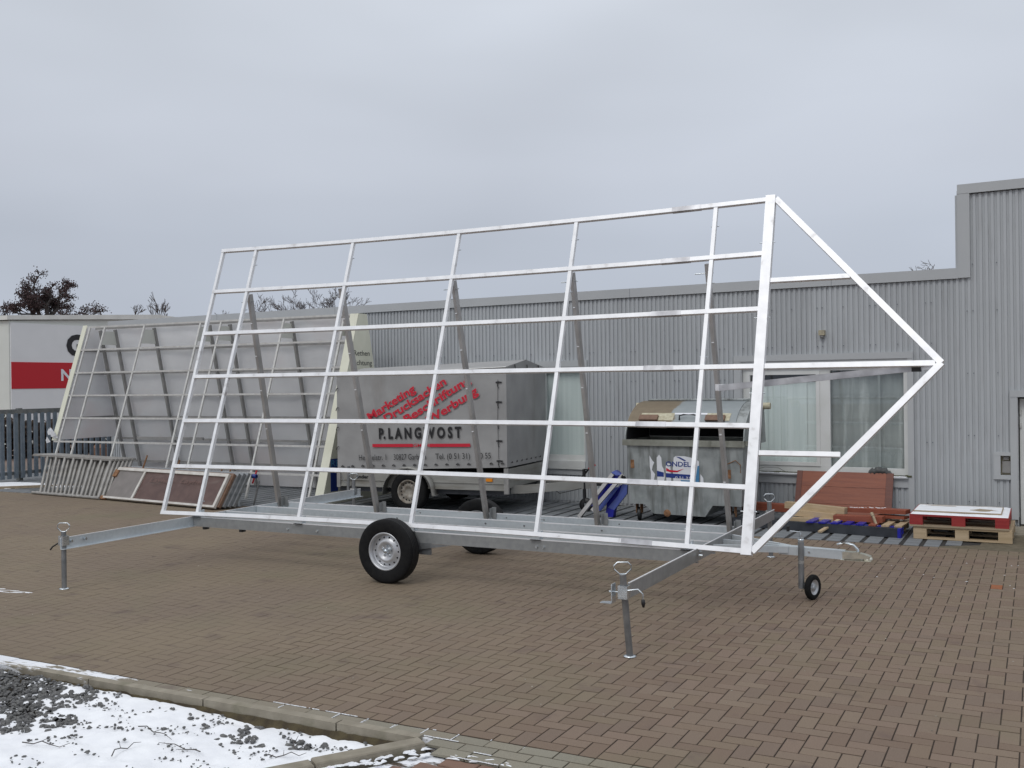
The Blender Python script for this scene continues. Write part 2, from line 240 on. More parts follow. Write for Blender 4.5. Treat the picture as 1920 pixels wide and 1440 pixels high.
# ------------------------------------------------------------------ builders
ROOTM = {}
def rootmat(o):
    while o is not None and o.parent is not None: o = o.parent
    return ROOTM.get(o.name, Matrix.Identity(4)) if o is not None else Matrix.Identity(4)
class MB:
    def __init__(s): s.v = []; s.f = []; s.t = []; s.sm = []
    def add(s, vs, fs, tone=0.5, smooth=False):
        k = len(s.v); s.v.extend([tuple(p) for p in vs]); s.f.extend([tuple(i + k for i in f) for f in fs]); s.t.extend([tone] * len(vs)); s.sm.extend([smooth] * len(fs)); return s
    def box(s, lo, hi, tone=0.5):
        x0, y0, z0 = lo; x1, y1, z1 = hi
        return s.add([(x0, y0, z0), (x1, y0, z0), (x1, y1, z0), (x0, y1, z0), (x0, y0, z1), (x1, y0, z1), (x1, y1, z1), (x0, y1, z1)],
                     [(0, 3, 2, 1), (4, 5, 6, 7), (0, 1, 5, 4), (1, 2, 6, 5), (2, 3, 7, 6), (3, 0, 4, 7)], tone)
    def fbox(s, O, ax, ay, az, lo, hi):
        """box in a frame O,ax,ay,az"""
        P = [O + ax * x + ay * y + az * z for z in (lo[2], hi[2]) for (x, y) in ((lo[0], lo[1]), (hi[0], lo[1]), (hi[0], hi[1]), (lo[0], hi[1]))]
        return s.add(P, [(0, 3, 2, 1), (4, 5, 6, 7), (0, 1, 5, 4), (1, 2, 6, 5), (2, 3, 7, 6), (3, 0, 4, 7)])
    def sweep(s, pts, w, h, up=(0, 0, 1)):
        """rectangular section w (sideways) x h (along up) along a polyline"""
        pts = [Vector(p) for p in pts]; up = Vector(up); n = len(pts); k = len(s.v)
        V = []
        for i, p in enumerate(pts):
            t = (pts[min(i + 1, n - 1)] - pts[max(i - 1, 0)]).normalized(); sd = t.cross(up).normalized(); u = sd.cross(t).normalized()
            V += [p - sd * w / 2 - u * h / 2, p + sd * w / 2 - u * h / 2, p + sd * w / 2 + u * h / 2, p - sd * w / 2 + u * h / 2]
        F = [(3, 2, 1, 0), tuple(4 * (n - 1) + j for j in range(4))]
        for i in range(n - 1):
            for j in range(4):
                a, b = 4 * i + j, 4 * i + (j + 1) % 4; F.append((a, b, b + 4, a + 4))
        return s.add(V, F)
    def tube(s, pts, r, n=8, caps=True, smooth=True):
        pts = [Vector(p) for p in pts]; m = len(pts); V = []
        rs = r if isinstance(r, (list, tuple)) else [r] * m
        ref = Vector((0, 0, 1)); t0 = (pts[1] - pts[0]).normalized()
        if abs(t0.z) > 0.9: ref = Vector((1, 0, 0))
        for i, p in enumerate(pts):
            t = (pts[min(i + 1, m - 1)] - pts[max(i - 1, 0)]).normalized(); a = t.cross(ref)
            if a.length < 1e-4: a = t.cross(Vector((0, 1, 0)))
            a.normalize(); b = t.cross(a)
            V += [p + (a * math.cos(2 * PI * j / n) + b * math.sin(2 * PI * j / n)) * rs[i] for j in range(n)]
        F = []
        for i in range(m - 1):
            for j in range(n):
                a, b = n * i + j, n * i + (j + 1) % n; F.append((a, b, b + n, a + n))
        s.add(V, F, 0.5, smooth)
        if caps:
            s.add(V[:n], [tuple(range(n))[::-1]]); s.add(V[-n:], [tuple(range(n))])
        return s
    def lathe(s, O, axis, prof, n=32, smooth=True, closed=False):
        """prof: (radius, offset along axis)"""
        O = Vector(O); ax = Vector(axis).normalized(); ref = Vector((0, 0, 1)) if abs(ax.z) < 0.9 else Vector((1, 0, 0))
        a = ax.cross(ref).normalized(); b = ax.cross(a); V = []
        for (r, h) in prof:
            V += [O + ax * h + (a * math.cos(2 * PI * j / n) + b * math.sin(2 * PI * j / n)) * r for j in range(n)]
        F = []; m = len(prof)
        for i in range(m if closed else m - 1):
            for j in range(n):
                p, q = n * i + j, n * i + (j + 1) % n; i2 = ((i + 1) % m) * n
                F.append((p, q, i2 + (j + 1) % n, i2 + j))
        return s.add(V, F, 0.5, smooth)
    def prism(s, poly, off):
        """poly: list of 3D points, extruded by vector off"""
        poly = [Vector(p) for p in poly]; n = len(poly); off = Vector(off); V = poly + [p + off for p in poly]
        F = [tuple(range(n))[::-1], tuple(range(n, 2 * n))] + [(i, (i + 1) % n, (i + 1) % n + n, i + n) for i in range(n)]
        return s.add(V, F)
    def build(s, name, m, parent=None, local=False, tone=False):
        me = bpy.data.meshes.new(name)
        V = s.v
        if parent is not None and not local:
            inv = rootmat(parent).inverted(); V = [inv @ Vector(p) for p in V]
        me.from_pydata(V, [], s.f)
        if any(s.sm): me.polygons.foreach_set('use_smooth', s.sm)
        if tone:
            a = me.attributes.new('tone', 'FLOAT', 'POINT'); a.data.foreach_set('value', s.t)
        me.materials.append(M[m] if isinstance(m, str) else m)
        me.update()
        o = bpy.data.objects.new(name, me); COL.objects.link(o)
        if parent is not None: o.parent = parent
        return o
def tag(o, label=None, cat=None, group=None, kind=None):
    if label: o['label'] = label
    if cat: o['category'] = cat
    if group: o['group'] = group
    if kind: o['kind'] = kind
    return o
def empty(name, loc, rz=0.0, label=None, cat=None, group=None, kind=None):
    o = bpy.data.objects.new(name, None); COL.objects.link(o); o.location = loc; o.rotation_euler = (0, 0, rz); o.empty_display_size = 0.1
    ROOTM[o.name] = Matrix.Translation(Vector(loc)) @ Matrix.Rotation(rz, 4, 'Z')
    return tag(o, label, cat, group, kind)
def single(mb, name, m, label, cat, group=None, kind=None, tone=False):
    o = mb.build(name, m, None, tone=tone); return tag(o, label, cat, group, kind)
def kids(o): return [c for c in bpy.data.objects if c.parent == o]
def copy_tree(o, childmap, parent=None):
    c = o.copy(); COL.objects.link(c); c.parent = parent
    for ch in childmap.get(o.name, []): copy_tree(ch, childmap, c)
    return c
def cmap():
    d = {}
    for o in bpy.data.objects:
        if o.parent: d.setdefault(o.parent.name, []).append(o)
    return d
def text(name, body, m, parent, O, xd, up, h, width=None, bold=0.0, rot=0.0, off=0.003, shear=0.0, space=1.0):
    """flat lettering: baseline start O, direction xd, cap height h"""
    cu = bpy.data.curves.new('t', 'FONT'); cu.body = body; cu.size = 1.0; cu.offset = bold; cu.shear = shear; cu.space_character = space; cu.resolution_u = 3
    ob = bpy.data.objects.new('t', cu); COL.objects.link(ob)
    dg = bpy.context.evaluated_depsgraph_get(); dg.update()
    me0 = bpy.data.meshes.new_from_object(ob.evaluated_get(dg))
    vs = [v.co.copy() for v in me0.vertices]; fs = [tuple(p.vertices) for p in me0.polygons]
    bpy.data.objects.remove(ob); bpy.data.meshes.remove(me0)
    k = h / 0.69; x0 = min(v.x for v in vs) + max(bold, 0); x1 = max(v.x for v in vs) - max(bold, 0); kx = k if width is None else width / (x1 - x0)
    xd = Vector(xd).normalized(); up = Vector(up).normalized(); nn = xd.cross(up)
    a = xd * math.cos(rot) + up * math.sin(rot); b = -xd * math.sin(rot) + up * math.cos(rot)
    mb = MB(); mb.add([Vector(O) + a * (v.x - x0) * kx + b * v.y * k + nn * off for v in vs], fs)
    return mb.build(name, m, parent)
def inframe(p, pad=0.03):
    d = Vector(p) - CAM; z = d.dot(CF)
    if z < 0.2: return False
    x = d.dot(CR) / z * 1894 / 1920; y = d.dot(CU) / z * 1894 / 1920
    return abs(x) < 0.5 + pad and abs(y) < 0.375 + pad

# ================================================================== GROUND
g = MB(); g.box((-130, -60, -0.4), (60, 160, -0.16)); o = g.build('ground', 'farground'); tag(o, kind='structure')
# yard beyond the fence
g = MB(); g.box((-60, 3, -0.15), (-17.25, 60, -0.03)); o = g.build('yard', 'farground'); tag(o, kind='structure')

# --- herringbone paving: 200 x 100 mm pavers
XW, XE, YS, YN = -20.0, 5.0, -0.4, 7.12
pav = empty('brick_paving', (-4, 3, 0), kind='structure')
BED = []
def nval(x, y, s): return noise.noise(Vector((x * s, y * s, 3.1)))
jb = MB(); nx, ny = 250, 76
vs = []; fs = []
for j in range(ny + 1):
    for i in range(nx + 1):
        x = XW + (XE - XW) * i / nx; y = YS + (YN - YS) * j / ny
        fill = min(1, max(0, (-x - 1.6) / 3.2 + 0.6 * nval(x, y, 0.8)))
        z = -0.0034 + 0.0026 * fill
        if z > -0.0014: z = -0.0014
        vs.append((x, y, z)); 
for j in range(ny):
    for i in range(nx):
        a = j * (nx + 1) + i; fs.append((a, a + 1, a + nx + 2, a + nx + 1))
jb.add(vs, fs); jb.build('joint_sand', 'joint', pav, tone=True)
def brickgeo(mb, x0, x1, y0, y1, zt, tone, depth=0.014, jt=0.0038, bev=0.0030, tx=0, ty=0):
    x0 += jt; x1 -= jt; y0 += jt; y1 -= jt
    cx, cy = (x0 + x1) / 2, (y0 + y1) / 2
    def z(x, y, dz): return zt + dz + (x - cx) * tx + (y - cy) * ty
    A = [(x0 + bev, y0 + bev), (x1 - bev, y0 + bev), (x1 - bev, y1 - bev), (x0 + bev, y1 - bev)]
    B = [(x0, y0), (x1, y0), (x1, y1), (x0, y1)]
    V = [(x, y, z(x, y, 0)) for x, y in A] + [(x, y, z(x, y, -bev * 0.35)) for x, y in B] + [(x, y, zt - depth) for x, y in B]
    F = [(0, 1, 2, 3)] + [(4 + i, 4 + (i + 1) % 4, (i + 1) % 4, i) for i in range(4)] + [(8 + i, 8 + (i + 1) % 4, 4 + (i + 1) % 4, 4 + i) for i in range(4)]
    mb.add(V, F, tone)
rb = random.Random(3)
bricks = []
for a in range(-210, 60):
    for b in range(-120, 120):
        x, y = a + 2 * b, a - 2 * b
        for (bx0, bx1, by0, by1) in ((x, x + 2, y, y + 1), (x + 2, x + 3, y - 1, y + 1)):
            X0, X1, Y0, Y1 = bx0 * .1, bx1 * .1, by0 * .1, by1 * .1
            if X0 < XW or X1 > XE or Y1 <= YS + .01 or Y0 >= YN - .03: continue
            Y0 = max(Y0, YS); Y1 = min(Y1, YN)
            bricks.append((X0, X1, Y0, Y1))
cand = [(((x0 + x1) / 2 - CAM.x) ** 2 + ((y0 + y1) / 2 - CAM.y) ** 2, i) for i, (x0, x1, y0, y1) in enumerate(bricks) if inframe(((x0 + x1) / 2, (y0 + y1) / 2, 0), 0.0) and abs((x1 - x0) * (y1 - y0) - 0.02) < 1e-4]
near = set(i for d, i in sorted(cand)[:300])
variants = {}
for ori in (0, 1):
    for k in range(12):
        mb = MB(); lx, ly = (0.2, 0.1) if ori == 0 else (0.1, 0.2)
        brickgeo(mb, -lx / 2, lx / 2, -ly / 2, ly / 2, rb.uniform(-.0009, .0009), rb.random(), tx=rb.uniform(-.008, .008), ty=rb.uniform(-.008, .008))
        me = bpy.data.meshes.new('brick'); me.from_pydata(mb.v, [], mb.f); at = me.attributes.new('tone', 'FLOAT', 'POINT'); at.data.foreach_set('value', mb.t); me.materials.append(M['brick']); variants[(ori, k)] = me
field = MB()
for i, (x0, x1, y0, y1) in enumerate(bricks):
    if i in near:
        ori = 0 if (x1 - x0) > 0.15 else 1
        o = bpy.data.objects.new('brick', variants[(ori, rb.randrange(12))]); COL.objects.link(o); o.parent = pav
        o.location = ((x0 + x1) / 2 + 4, (y0 + y1) / 2 - 3, 0)
    else:
        # one terracotta replacement near the door is built separately
        if x0 < 1.265 < x1 and y0 < 4.93 < y1: TERRA = (x0, x1, y0, y1); continue
        brickgeo(field, x0, x1, y0, y1, rb.uniform(-.0009, .0009), rb.random(), tx=rb.uniform(-.008, .008), ty=rb.uniform(-.008, .008))
tag(field.build('brick_field', 'brick', pav, tone=True), kind='stuff')

# --- blue grey slab strip along the wall
slabs = empty('slab_paving', (-6, 8.2, 0), kind='structure')
g = MB(); g.box((-20, 7.12, -0.05), (1.05, 10.2, -0.012)); g.build('slab_joint', 'slabjoint', slabs)
sl = []
nxs = int(21.0 / 0.215)
for i in range(nxs):
    for j in range(15):
        x0 = -20 + i * 0.215; y0 = 7.135 + j * 0.2
        if x0 + .175 > 1.03: continue
        if x0 > 0.55 and y0 < 7.135 + (x0 - 0.45) * 0.9: continue
        sl.append((x0, y0))
cand = sorted([((x - CAM.x) ** 2 + (y - CAM.y) ** 2, k) for k, (x, y) in enumerate(sl) if inframe((x, y, 0), 0)])[:300]
ns = set(k for d, k in cand)
svar = []
for k in range(8):
    mb = MB(); brickgeo(mb, -.0875, .0875, -.1, .1, rb.uniform(-.001, .001), rb.random(), depth=0.03, jt=0.006, bev=0.006, tx=rb.uniform(-.01, .01), ty=rb.uniform(-.01, .01))
    me = bpy.data.meshes.new('slab'); me.from_pydata(mb.v, [], mb.f); me.materials.append(M['slab']); svar.append(me)
mb = MB()
for k, (x, y) in enumerate(sl):
    if k in ns:
        o = bpy.data.objects.new('slab', svar[rb.randrange(8)]); COL.objects.link(o); o.parent = slabs; o.location = (x + .0875 + 6, y + .1 - 8.2, 0)
    else: brickgeo(mb, x, x + .175, y, y + .2, rb.uniform(-.001, .001), rb.random(), depth=0.03, jt=0.003, bev=0.005)
tag(mb.build('slab_field', 'slab', slabs), kind='stuff')
# mossy earth corner and concrete step beside the door
g = MB(); g.prism([(0.45, 7.12, -0.05), (1.0, 7.45, -0.05), (1.06, 9.1, -0.05), (5, 9.1, -0.05), (5, 7.12, -0.05)], (0, 0, 0.047)); o = g.build('earth', mat('mossy_earth', (0.10, 0.085, 0.055), (0.15, 0.125, 0.085), 12, 0.95, bump=0.6, bscale=30)); tag(o, kind='structure')

# --- border pavers, kerb, red pavers in the foreground
bor = empty('border_paving', (-1, -0.7, 0), kind='structure')
def kerb2x(y): return -1.30 - (-0.62 - y) * 0.68          # line of the second kerb
g = MB(); g.box((-9, -0.52, -0.06), (5, -0.401, -0.006)); g.prism([(-1.33, -0.52, -0.06), (5, -0.52, -0.06), (5, -5.0, -0.06), (kerb2x(-5.0) + .12, -5.0, -0.06), (kerb2x(-.62) + .12, -0.62, -0.06), (-1.33, -.60, -.06)], (0, 0, 0.034)); g.build('joint_sand', 'joint_snow', bor, tone=True)
rows = []
for r_i in range(3):
    y1 = -0.402 - 0.1 * r_i; y0 = y1 - 0.098
    x = -9.0 + 0.1 * (r_i % 2)
    while x < 4.8:
        if r_i == 0 or x > -1.32: rows.append((x, x + .2, y0, y1))
        x += 0.2
for r in rows:
    mb = MB(); brickgeo(mb, *r[:4], rb.uniform(-.002, .001) - 0.001, rb.random(), tx=rb.uniform(-.012, .012), ty=rb.uniform(-.012, .012)); mb.build('paver', 'border', bor, tone=True)
redp = empty('red_paving', (0, -1.5, 0), kind='structure')
n_red = 0
mbr = MB()
for j in range(44):
    for i in range(34):
        x0 = -4.9 + i * 0.2 + (0.1 if j % 2 else 0); y1 = -0.703 - j * 0.1
        if x0 < kerb2x(y1) + 0.10: continue
        # wavy interlocking outline
        cx, cy = x0 + .1, y1 - .05; V = []; F = []
        pts = []
        for k in range(6): pts.append((x0 + .003 + .194 * k / 5, y1 - .098 + .008 * math.sin(2 * PI * k / 5 + .6)))
        for k in range(6): pts.append((x0 + .197 - .194 * k / 5, y1 - .003 + .008 * math.sin(2 * PI * (1 - k / 5) + .6)))
        zt = -0.012 + rb.uniform(-.002, .002); n = 12
        V = [(cx + (p[0] - cx) * .95, cy + (p[1] - cy) * .92, zt) for p in pts] + [(p[0], p[1], zt - .004) for p in pts] + [(p[0], p[1], -.03) for p in pts]
        F = [tuple(range(n))] + [(n + k, n + (k + 1) % n, (k + 1) % n, k) for k in range(n)] + [(2 * n + k, 2 * n + (k + 1) % n, n + (k + 1) % n, n + k) for k in range(n)]
        if inframe((cx, cy, 0), 0.0):
            m1 = MB(); m1.add(V, F, rb.random()); m1.build('paver', 'redpav', redp, tone=True)
        else: mbr.add(V, F, rb.random())
tag(mbr.build('paver_field', 'redpav', redp, tone=True), kind='stuff')
# kerb stones
kb = empty('kerb', (-3, -.55, 0), kind='structure')
x = -8.9
while x < -1.5:
    x1 = min(x + 0.995, -1.36)
    dz = rb.uniform(-.004, .004); mb = MB(); brickgeo(mb, x, x1, -0.572, -0.502, 0.010 + dz, rb.random(), depth=0.22, jt=.003, bev=.008, tx=rb.uniform(-.004, .004)); mb.build('kerb_stone', 'kerb', kb, tone=True); x += 1.0
p = Vector((-1.31, -0.60, 0)); dr = Vector((-0.68, -1, 0)).normalized()
for k in range(4):
    a = p + dr * (k * 0.60 + .003); b = p + dr * (k * 0.60 + .594); pr = Vector((1, -0.68, 0)).normalized() * 0.045
    mb = MB(); zt = 0.02 - k * .006; e = dr * .006; q = pr * .91
    P = [a - pr, a + pr, b + pr, b - pr]; T = [a - q + e, a + q + e, b + q - e, b - q - e]
    mb.add([v + Vector((0, 0, zt)) for v in T] + [v + Vector((0, 0, zt - .007)) for v in P] + [v + Vector((0, 0, -.2)) for v in P], [(0, 3, 2, 1)] + [(4 + (i + 1) % 4, 4 + i, i, (i + 1) % 4) for i in range(4)] + [(8 + (i + 1) % 4, 8 + i, 4 + i, 4 + (i + 1) % 4) for i in range(4)])
    mb.build('kerb_stone', 'kerb', kb)
g = MB(); V = []; n_ = 160
for i in range(n_ + 1):
    x = -8.9 + 7.5 * i / n_; q = .012 * nval(x, 1, 6) + .008 * nval(x, 2, 19); V += [(x, -.5735, -.034 + q), (x, -.592 + q * .4, -.055 + q), (x, -.66 + q, -.115)]
g.add(V, [(3 * i, 3 * i + 1, 3 * i + 4, 3 * i + 3) for i in range(n_)] + [(3 * i + 1, 3 * i + 2, 3 * i + 5, 3 * i + 4) for i in range(n_)], smooth=True); o = g.build('soil_bank', mat('mossy_soil', (0.045, 0.034, 0.020), (0.085, 0.068, 0.035), 14, .95, bump=.7)); tag(o, kind='structure')
# planting bed: soil, snow sheet, gravel
def bedz(x, y): return 0.055 * min(1, max(0, (-x - 2.3) / 2.0))
def inbed(x, y): return y < -0.59 and x < kerb2x(y) - 0.055
def snowcover(x, y):
    """1 = full snow, 0 = bare gravel"""
    v = 0.82 + 0.34 * nval(x + 11, y, 1.6) + 0.42 * nval(x, y + 5, 6.5) + 0.25 * nval(x, y + 9, 16)
    v -= 1.05 * math.exp(-((x + 4.35) ** 2 / 0.60 + (y + 0.95) ** 2 / 0.20))
    v -= 0.35 * math.exp(-((x + 3.55) ** 2 / 0.25 + (y + 1.25) ** 2 / 0.05))
    v -= 0.42 * math.exp(-((x + 2.35) ** 2 / 0.20 + (y + 0.80) ** 2 / 0.02))
    v -= 0.42 * math.exp(-((x + 1.85) ** 2 / 0.10 + (y + 0.74) ** 2 / 0.01))
    return v
g = MB(); g.prism([(-9, -0.58, -0.3), (-1.3, -0.58, -0.3), (-1.36, -0.62, -0.3), (kerb2x(-5) - .02, -5, -0.3), (-9, -5, -0.3)], (0, 0, 0.2)); g.prism([(-9, -0.59, -0.12), (-2.6, -0.59, -0.12), (-4.3, -5, -0.12), (-9, -5, -0.12)], (0, 0, 0.045)); o = g.build('planting_bed', 'soil'); tag(o, kind='structure')
vs, fs, idx = [], [], {}
st = 0.022
def sv_(i, j):
    if (i, j) not in idx:
        x, y = -7.6 + i * st, -3.4 + j * st; c = snowcover(x, y)
        z = -0.105 + bedz(x, y) + 0.045 * min(1.0, max(0.0, c + 0.25)) + 0.012 * nval(x, y, 9) + 0.006 * nval(x + 3, y, 25)
        idx[(i, j)] = len(vs); vs.append((x, y, z))
    return idx[(i, j)]
for i in range(int(6.4 / st)):
    for j in range(int(2.8 / st)):
        x, y = -7.6 + (i + .5) * st, -3.4 + (j + .5) * st
        if inbed(x - .02, y) and inbed(x, y + .01) and snowcover(x, y) > 0.16: fs.append((sv_(i, j), sv_(i + 1, j), sv_(i + 1, j + 1), sv_(i, j + 1)))
g = MB(); g.add(vs, fs, smooth=True); tag(g.build('snow', 'snow'), 'thin white snow cover over dark gravel in the planting bed', 'snow', kind='stuff')
ICO = []; t_ = (1 + 5 ** .5) / 2
for v in ((-1, t_, 0), (1, t_, 0), (-1, -t_, 0), (1, -t_, 0), (0, -1, t_), (0, 1, t_), (0, -1, -t_), (0, 1, -t_), (t_, 0, -1), (t_, 0, 1), (-t_, 0, -1), (-t_, 0, 1)): ICO.append(Vector(v).normalized())
ICF = [(0, 11, 5), (0, 5, 1), (0, 1, 7), (0, 7, 10), (0, 10, 11), (1, 5, 9), (5, 11, 4), (11, 10, 2), (10, 7, 6), (7, 1, 8), (3, 9, 4), (3, 4, 2), (3, 2, 6), (3, 6, 8), (3, 8, 9), (4, 9, 5), (2, 4, 11), (6, 2, 10), (8, 6, 7), (9, 8, 1)]
g = MB(); rs = random.Random(5); cnt = 0
while cnt < 11000:
    x, y = rs.uniform(-7.4, -1.3), rs.uniform(-3.3, -0.6)
    if not inbed(x, y): continue
    c = snowcover(x, y)
    if c > 0.34 and (nval(x * 1.0 + 40, y * 2.2, 3.5) < 0.10 or rs.random() > 0.34): cnt += 0.12; continue
    if c > 0.34: small = 0.62
    else: small = 1.0
    cnt += 1
    r = rs.uniform(0.005, 0.0155) * small * (1 if rs.random() < .93 else 1.5); sx, sy, sz = r * rs.uniform(.8, 1.5), r * rs.uniform(.8, 1.3), r * rs.uniform(.6, 1.0); an = rs.uniform(0, 6.3)
    ca, sa = math.cos(an), math.sin(an); z = -0.100 + bedz(x, y) + 0.045 * min(1, max(0, c + .25)) + rs.uniform(-.012, .006)
    V = []
    for v in ICO:
        j = 1 + rs.uniform(-.22, .22); a, b, d = v.x * sx * j, v.y * sy * j, v.z * sz * j; V.append((x + a * ca - b * sa, y + a * sa + b * ca, z + d))
    g.add(V, ICF)
tag(g.build('gravel', 'stone'), 'dark basalt gravel showing through the snow of the planting bed', 'gravel', kind='stuff')
# twigs lying on the snow
for k, (x, y, a, l) in enumerate(((-2.95, -1.02, .5, .30), (-2.35, -1.15, 2.6, .34), (-2.0, -1.02, 1.2, .2), (-3.3, -1.5, .2, .28), (-1.95, -0.86, 2.9, .16), (-2.75, -1.38, 2.2, .2))):
    g = MB(); pts = []; xx, yy = x, y
    for q in range(6): pts.append((xx, yy, -0.040 + bedz(xx, yy) + .012 * math.sin(q * 2.1 + k))); a += rs.uniform(-.5, .5); xx += math.cos(a) * l / 5; yy += math.sin(a) * l / 5
    g.tube(pts, [.0035, .003, .003, .0025, .002, .0012], 5)
    q = pts[2]; g.tube([q, (q[0] + .05 * math.cos(a + 1.2), q[1] + .05 * math.sin(a + 1.2), q[2] + .01)], [.002, .001], 5)
    single(g, 'twig', 'bark', ['thin forked twig on the snow left of the bed middle', 'long bent twig on the snow nearest the middle of the bed', 'short upright bent twig on snow near the kerb', 'dark twig on snow low at the bottom left', 'small twig on snow close to the kerb corner', 'crooked twig between two gravel patches on the snow'][k], 'twig', 'twigs lying on the snow')
# snow left in joints and on the border
g = MB()
def blob(g, x, y, rx, ry, z, an=0.0, n=10, h=0.006):
    P = []
    for k in range(n):
        t = 2 * PI * k / n; r = 1 + rs.uniform(-.35, .35); a, b = rx * math.cos(t) * r, ry * math.sin(t) * r; P.append((x + a * math.cos(an) - b * math.sin(an), y + a * math.sin(an) + b * math.cos(an)))
    V = [(p[0], p[1], z) for p in P] + [(x + (p[0] - x) * .7, y + (p[1] - y) * .7, z + h) for p in P]
    g.add(V, [tuple(range(n, 2 * n))] + [(k, (k + 1) % n, n + (k + 1) % n, n + k) for k in range(n)], smooth=False)
for k in range(170):
    t = rs.uniform(0, 1.2); q = Vector((-1.31, -.60, 0)) + dr * t + Vector((1, -.68, 0)).normalized() * (.055 + .07 * rs.random() ** 2 * (1 + math.sin(t * 9))); blob(g, q.x, q.y, rs.uniform(.008, .026), rs.uniform(.005, .013), -.012, 1.0 + rs.uniform(-.6, .6), 9, rs.uniform(.002, .008))
for k in range(10): blob(g, rs.uniform(-1.1, -.75), rs.uniform(-.74, -.62), rs.uniform(.01, .045), rs.uniform(.003, .008), -.006, rs.uniform(-.4, .8), 8, .005)
for k in range(16): blob(g, -6.93 + rs.uniform(-.5, .16), 1.10 + rs.uniform(-.05, .05), rs.uniform(.03, .10), rs.uniform(.003, .010), 0.0, rs.uniform(-.1, .5), 9, .003)
for k in range(14): blob(g, rs.uniform(.1, 1.5), rs.uniform(4.9, 6.4), rs.uniform(.004, .012), rs.uniform(.003, .008), 0.0, 0, 7, .0015)
def jointsnow(x0, y0, x1, y1, dens):
    L_ = math.hypot(x1 - x0, y1 - y0); n = int(L_ / .007); an = math.atan2(y1 - y0, x1 - x0)
    for k in range(n):
        t = (k + rs.random()) / n; x = x0 + (x1 - x0) * t; y = y0 + (y1 - y0) * t
        if nval(x * 3, y * 3 + 7, 1.7) + .35 * nval(x, y, 14) > dens: blob(g, x, y + rs.uniform(-.0015, .0015), rs.uniform(.004, .011), rs.uniform(.0015, .0042), 0.0, an + rs.uniform(-.2, .2), 6, .0025)
jointsnow(-3.0, -.5005, -1.15, -.5005, -.25); jointsnow(-2.5, -.4005, -1.35, -.4005, .0); jointsnow(-3.9, -.5005, -3.0, -.5005, .1)
for k in range(9): jointsnow(-2.6 + .2 * k, -.50, -2.6 + .2 * k, -.402, -.2 if k > 2 else .15)
jointsnow(-1.3, -.6005, -.9, -.6005, .1); jointsnow(-1.2, -.7, -.8, -.7, -.1)
tag(g.build('snow_remains', 'snow'), 'scraps of snow left in the paving joints beside the kerb', 'snow', kind='stuff')
# snow by the fence
g = MB(); blob(g, -16.3, 7.9, 1.4, .45, -.01, .2, 14, .05); blob(g, -15.4, 8.2, .8, .2, -.01, .2, 12, .03); tag(g.build('snow_patch', 'snow'), 'flat patch of snow at the foot of the metal fence', 'snow', kind='stuff')
# odd leaves and crumbs on the paving
g = MB()
for k in range(150):
    x, y = rs.uniform(-7, 1.6), rs.uniform(-.3, 5.5); r = rs.uniform(.003, .008); blob(g, x, y, r, r * .7, 0.0005, rs.uniform(0, 3), 6, .003)
tag(g.build('debris', mat('pale_crumbs', (0.45, 0.42, 0.36), (0.10, 0.07, 0.05), 3, 0.9)), 'crumbs and bits of leaf scattered over the brick paving', 'debris', kind='stuff')
# terracotta paver
g = MB(); brickgeo(g, *TERRA, 0.0008, .5); g.build('brick', 'coat', pav)

# ================================================================== GREY BUILDINGS
th = math.radians(-3); WD = Vector((math.cos(th), math.sin(th), 0)); WN = Vector((math.sin(th), -math.cos(th), 0)); WQ = Vector((1.3, 9.1, 0)); UZ = Vector((0, 0, 1))
def WP(u, o, z): return WQ + WD * u + WN * o + UZ * z
def wbox(mb, u0, u1, o0, o1, z0, z1): return mb.fbox(WQ, WD, WN * -1, UZ, (u0, -o1, z0), (u1, -o0, z1))
low = empty('grey_workshop', WP(-9, 0, 0), th, 'long low grey corrugated metal workshop with window behind the trailers', 'building')
tall = empty('grey_hall', WP(1.5, 0, 0), th, 'taller grey corrugated metal hall with a door at the right edge', 'building')
PITCH = 0.07
HOLES = [(-3.59, -1.17, 0.50, 2.2), (-6.80, -5.95, 0.44, 2.2), (-.165, .028, .645, .94), (.052, 1.1, 0.0, 1.70)]
TRIMS = HOLES
def ribs_sheet(mb, u0, nr, z0, z1):
    for k in range(nr):
        u = u0 + k * PITCH
        segs = [(z0, z1)]
        for (a, b, c, d) in HOLES:
            if u + PITCH * .5 > a and u + PITCH * .5 < b:
                ns_ = []
                for (s0, s1) in segs:
                    if c > s0: ns_.append((s0, min(c, s1)))
                    if d < s1: ns_.append((max(d, s0), s1))
                segs = [q for q in ns_ if q[1] - q[0] > .02]
        prof = [(0, 0.0), (.034, 0.0), (.0375, -.017), (.0665, -.017), (.070, 0.0)]
        for (s0, s1) in segs:
            V = []
            for (pu, po) in prof: V += [WP(u + pu, po, s0), WP(u + pu, po, s1)]
            mb.add(V, [(2 * i, 2 * i + 2, 2 * i + 3, 2 * i + 1) for i in range(4)])
def cladding(parent, u0, u1, z0, z1):
    u = u0
    while u < u1 - .01:
        nr = min(14, int(round((u1 - u) / PITCH))); 
        if nr < 1: break
        mids = [h for h in HOLES if h[0] < u + nr * PITCH and h[1] > u and h[2] > z0]
        cuts = [z0, (mids[0][2] + mids[0][3]) / 2, z1] if mids else [z0, z1]
        for za, zb_ in zip(cuts[:-1], cuts[1:]):
            mb = MB(); ribs_sheet(mb, u, nr, za, zb_ - (.0005 if zb_ != z1 else 0)); mb.build('cladding_sheet', 'clad', parent)
        u += nr * PITCH
ULO = -17.24
cladding(low, -0.63 - 237 * PITCH, -0.63, 0.03, 3.17)
cladding(tall, -0.63, -0.63 + 70 * PITCH, 0.03, 4.25)
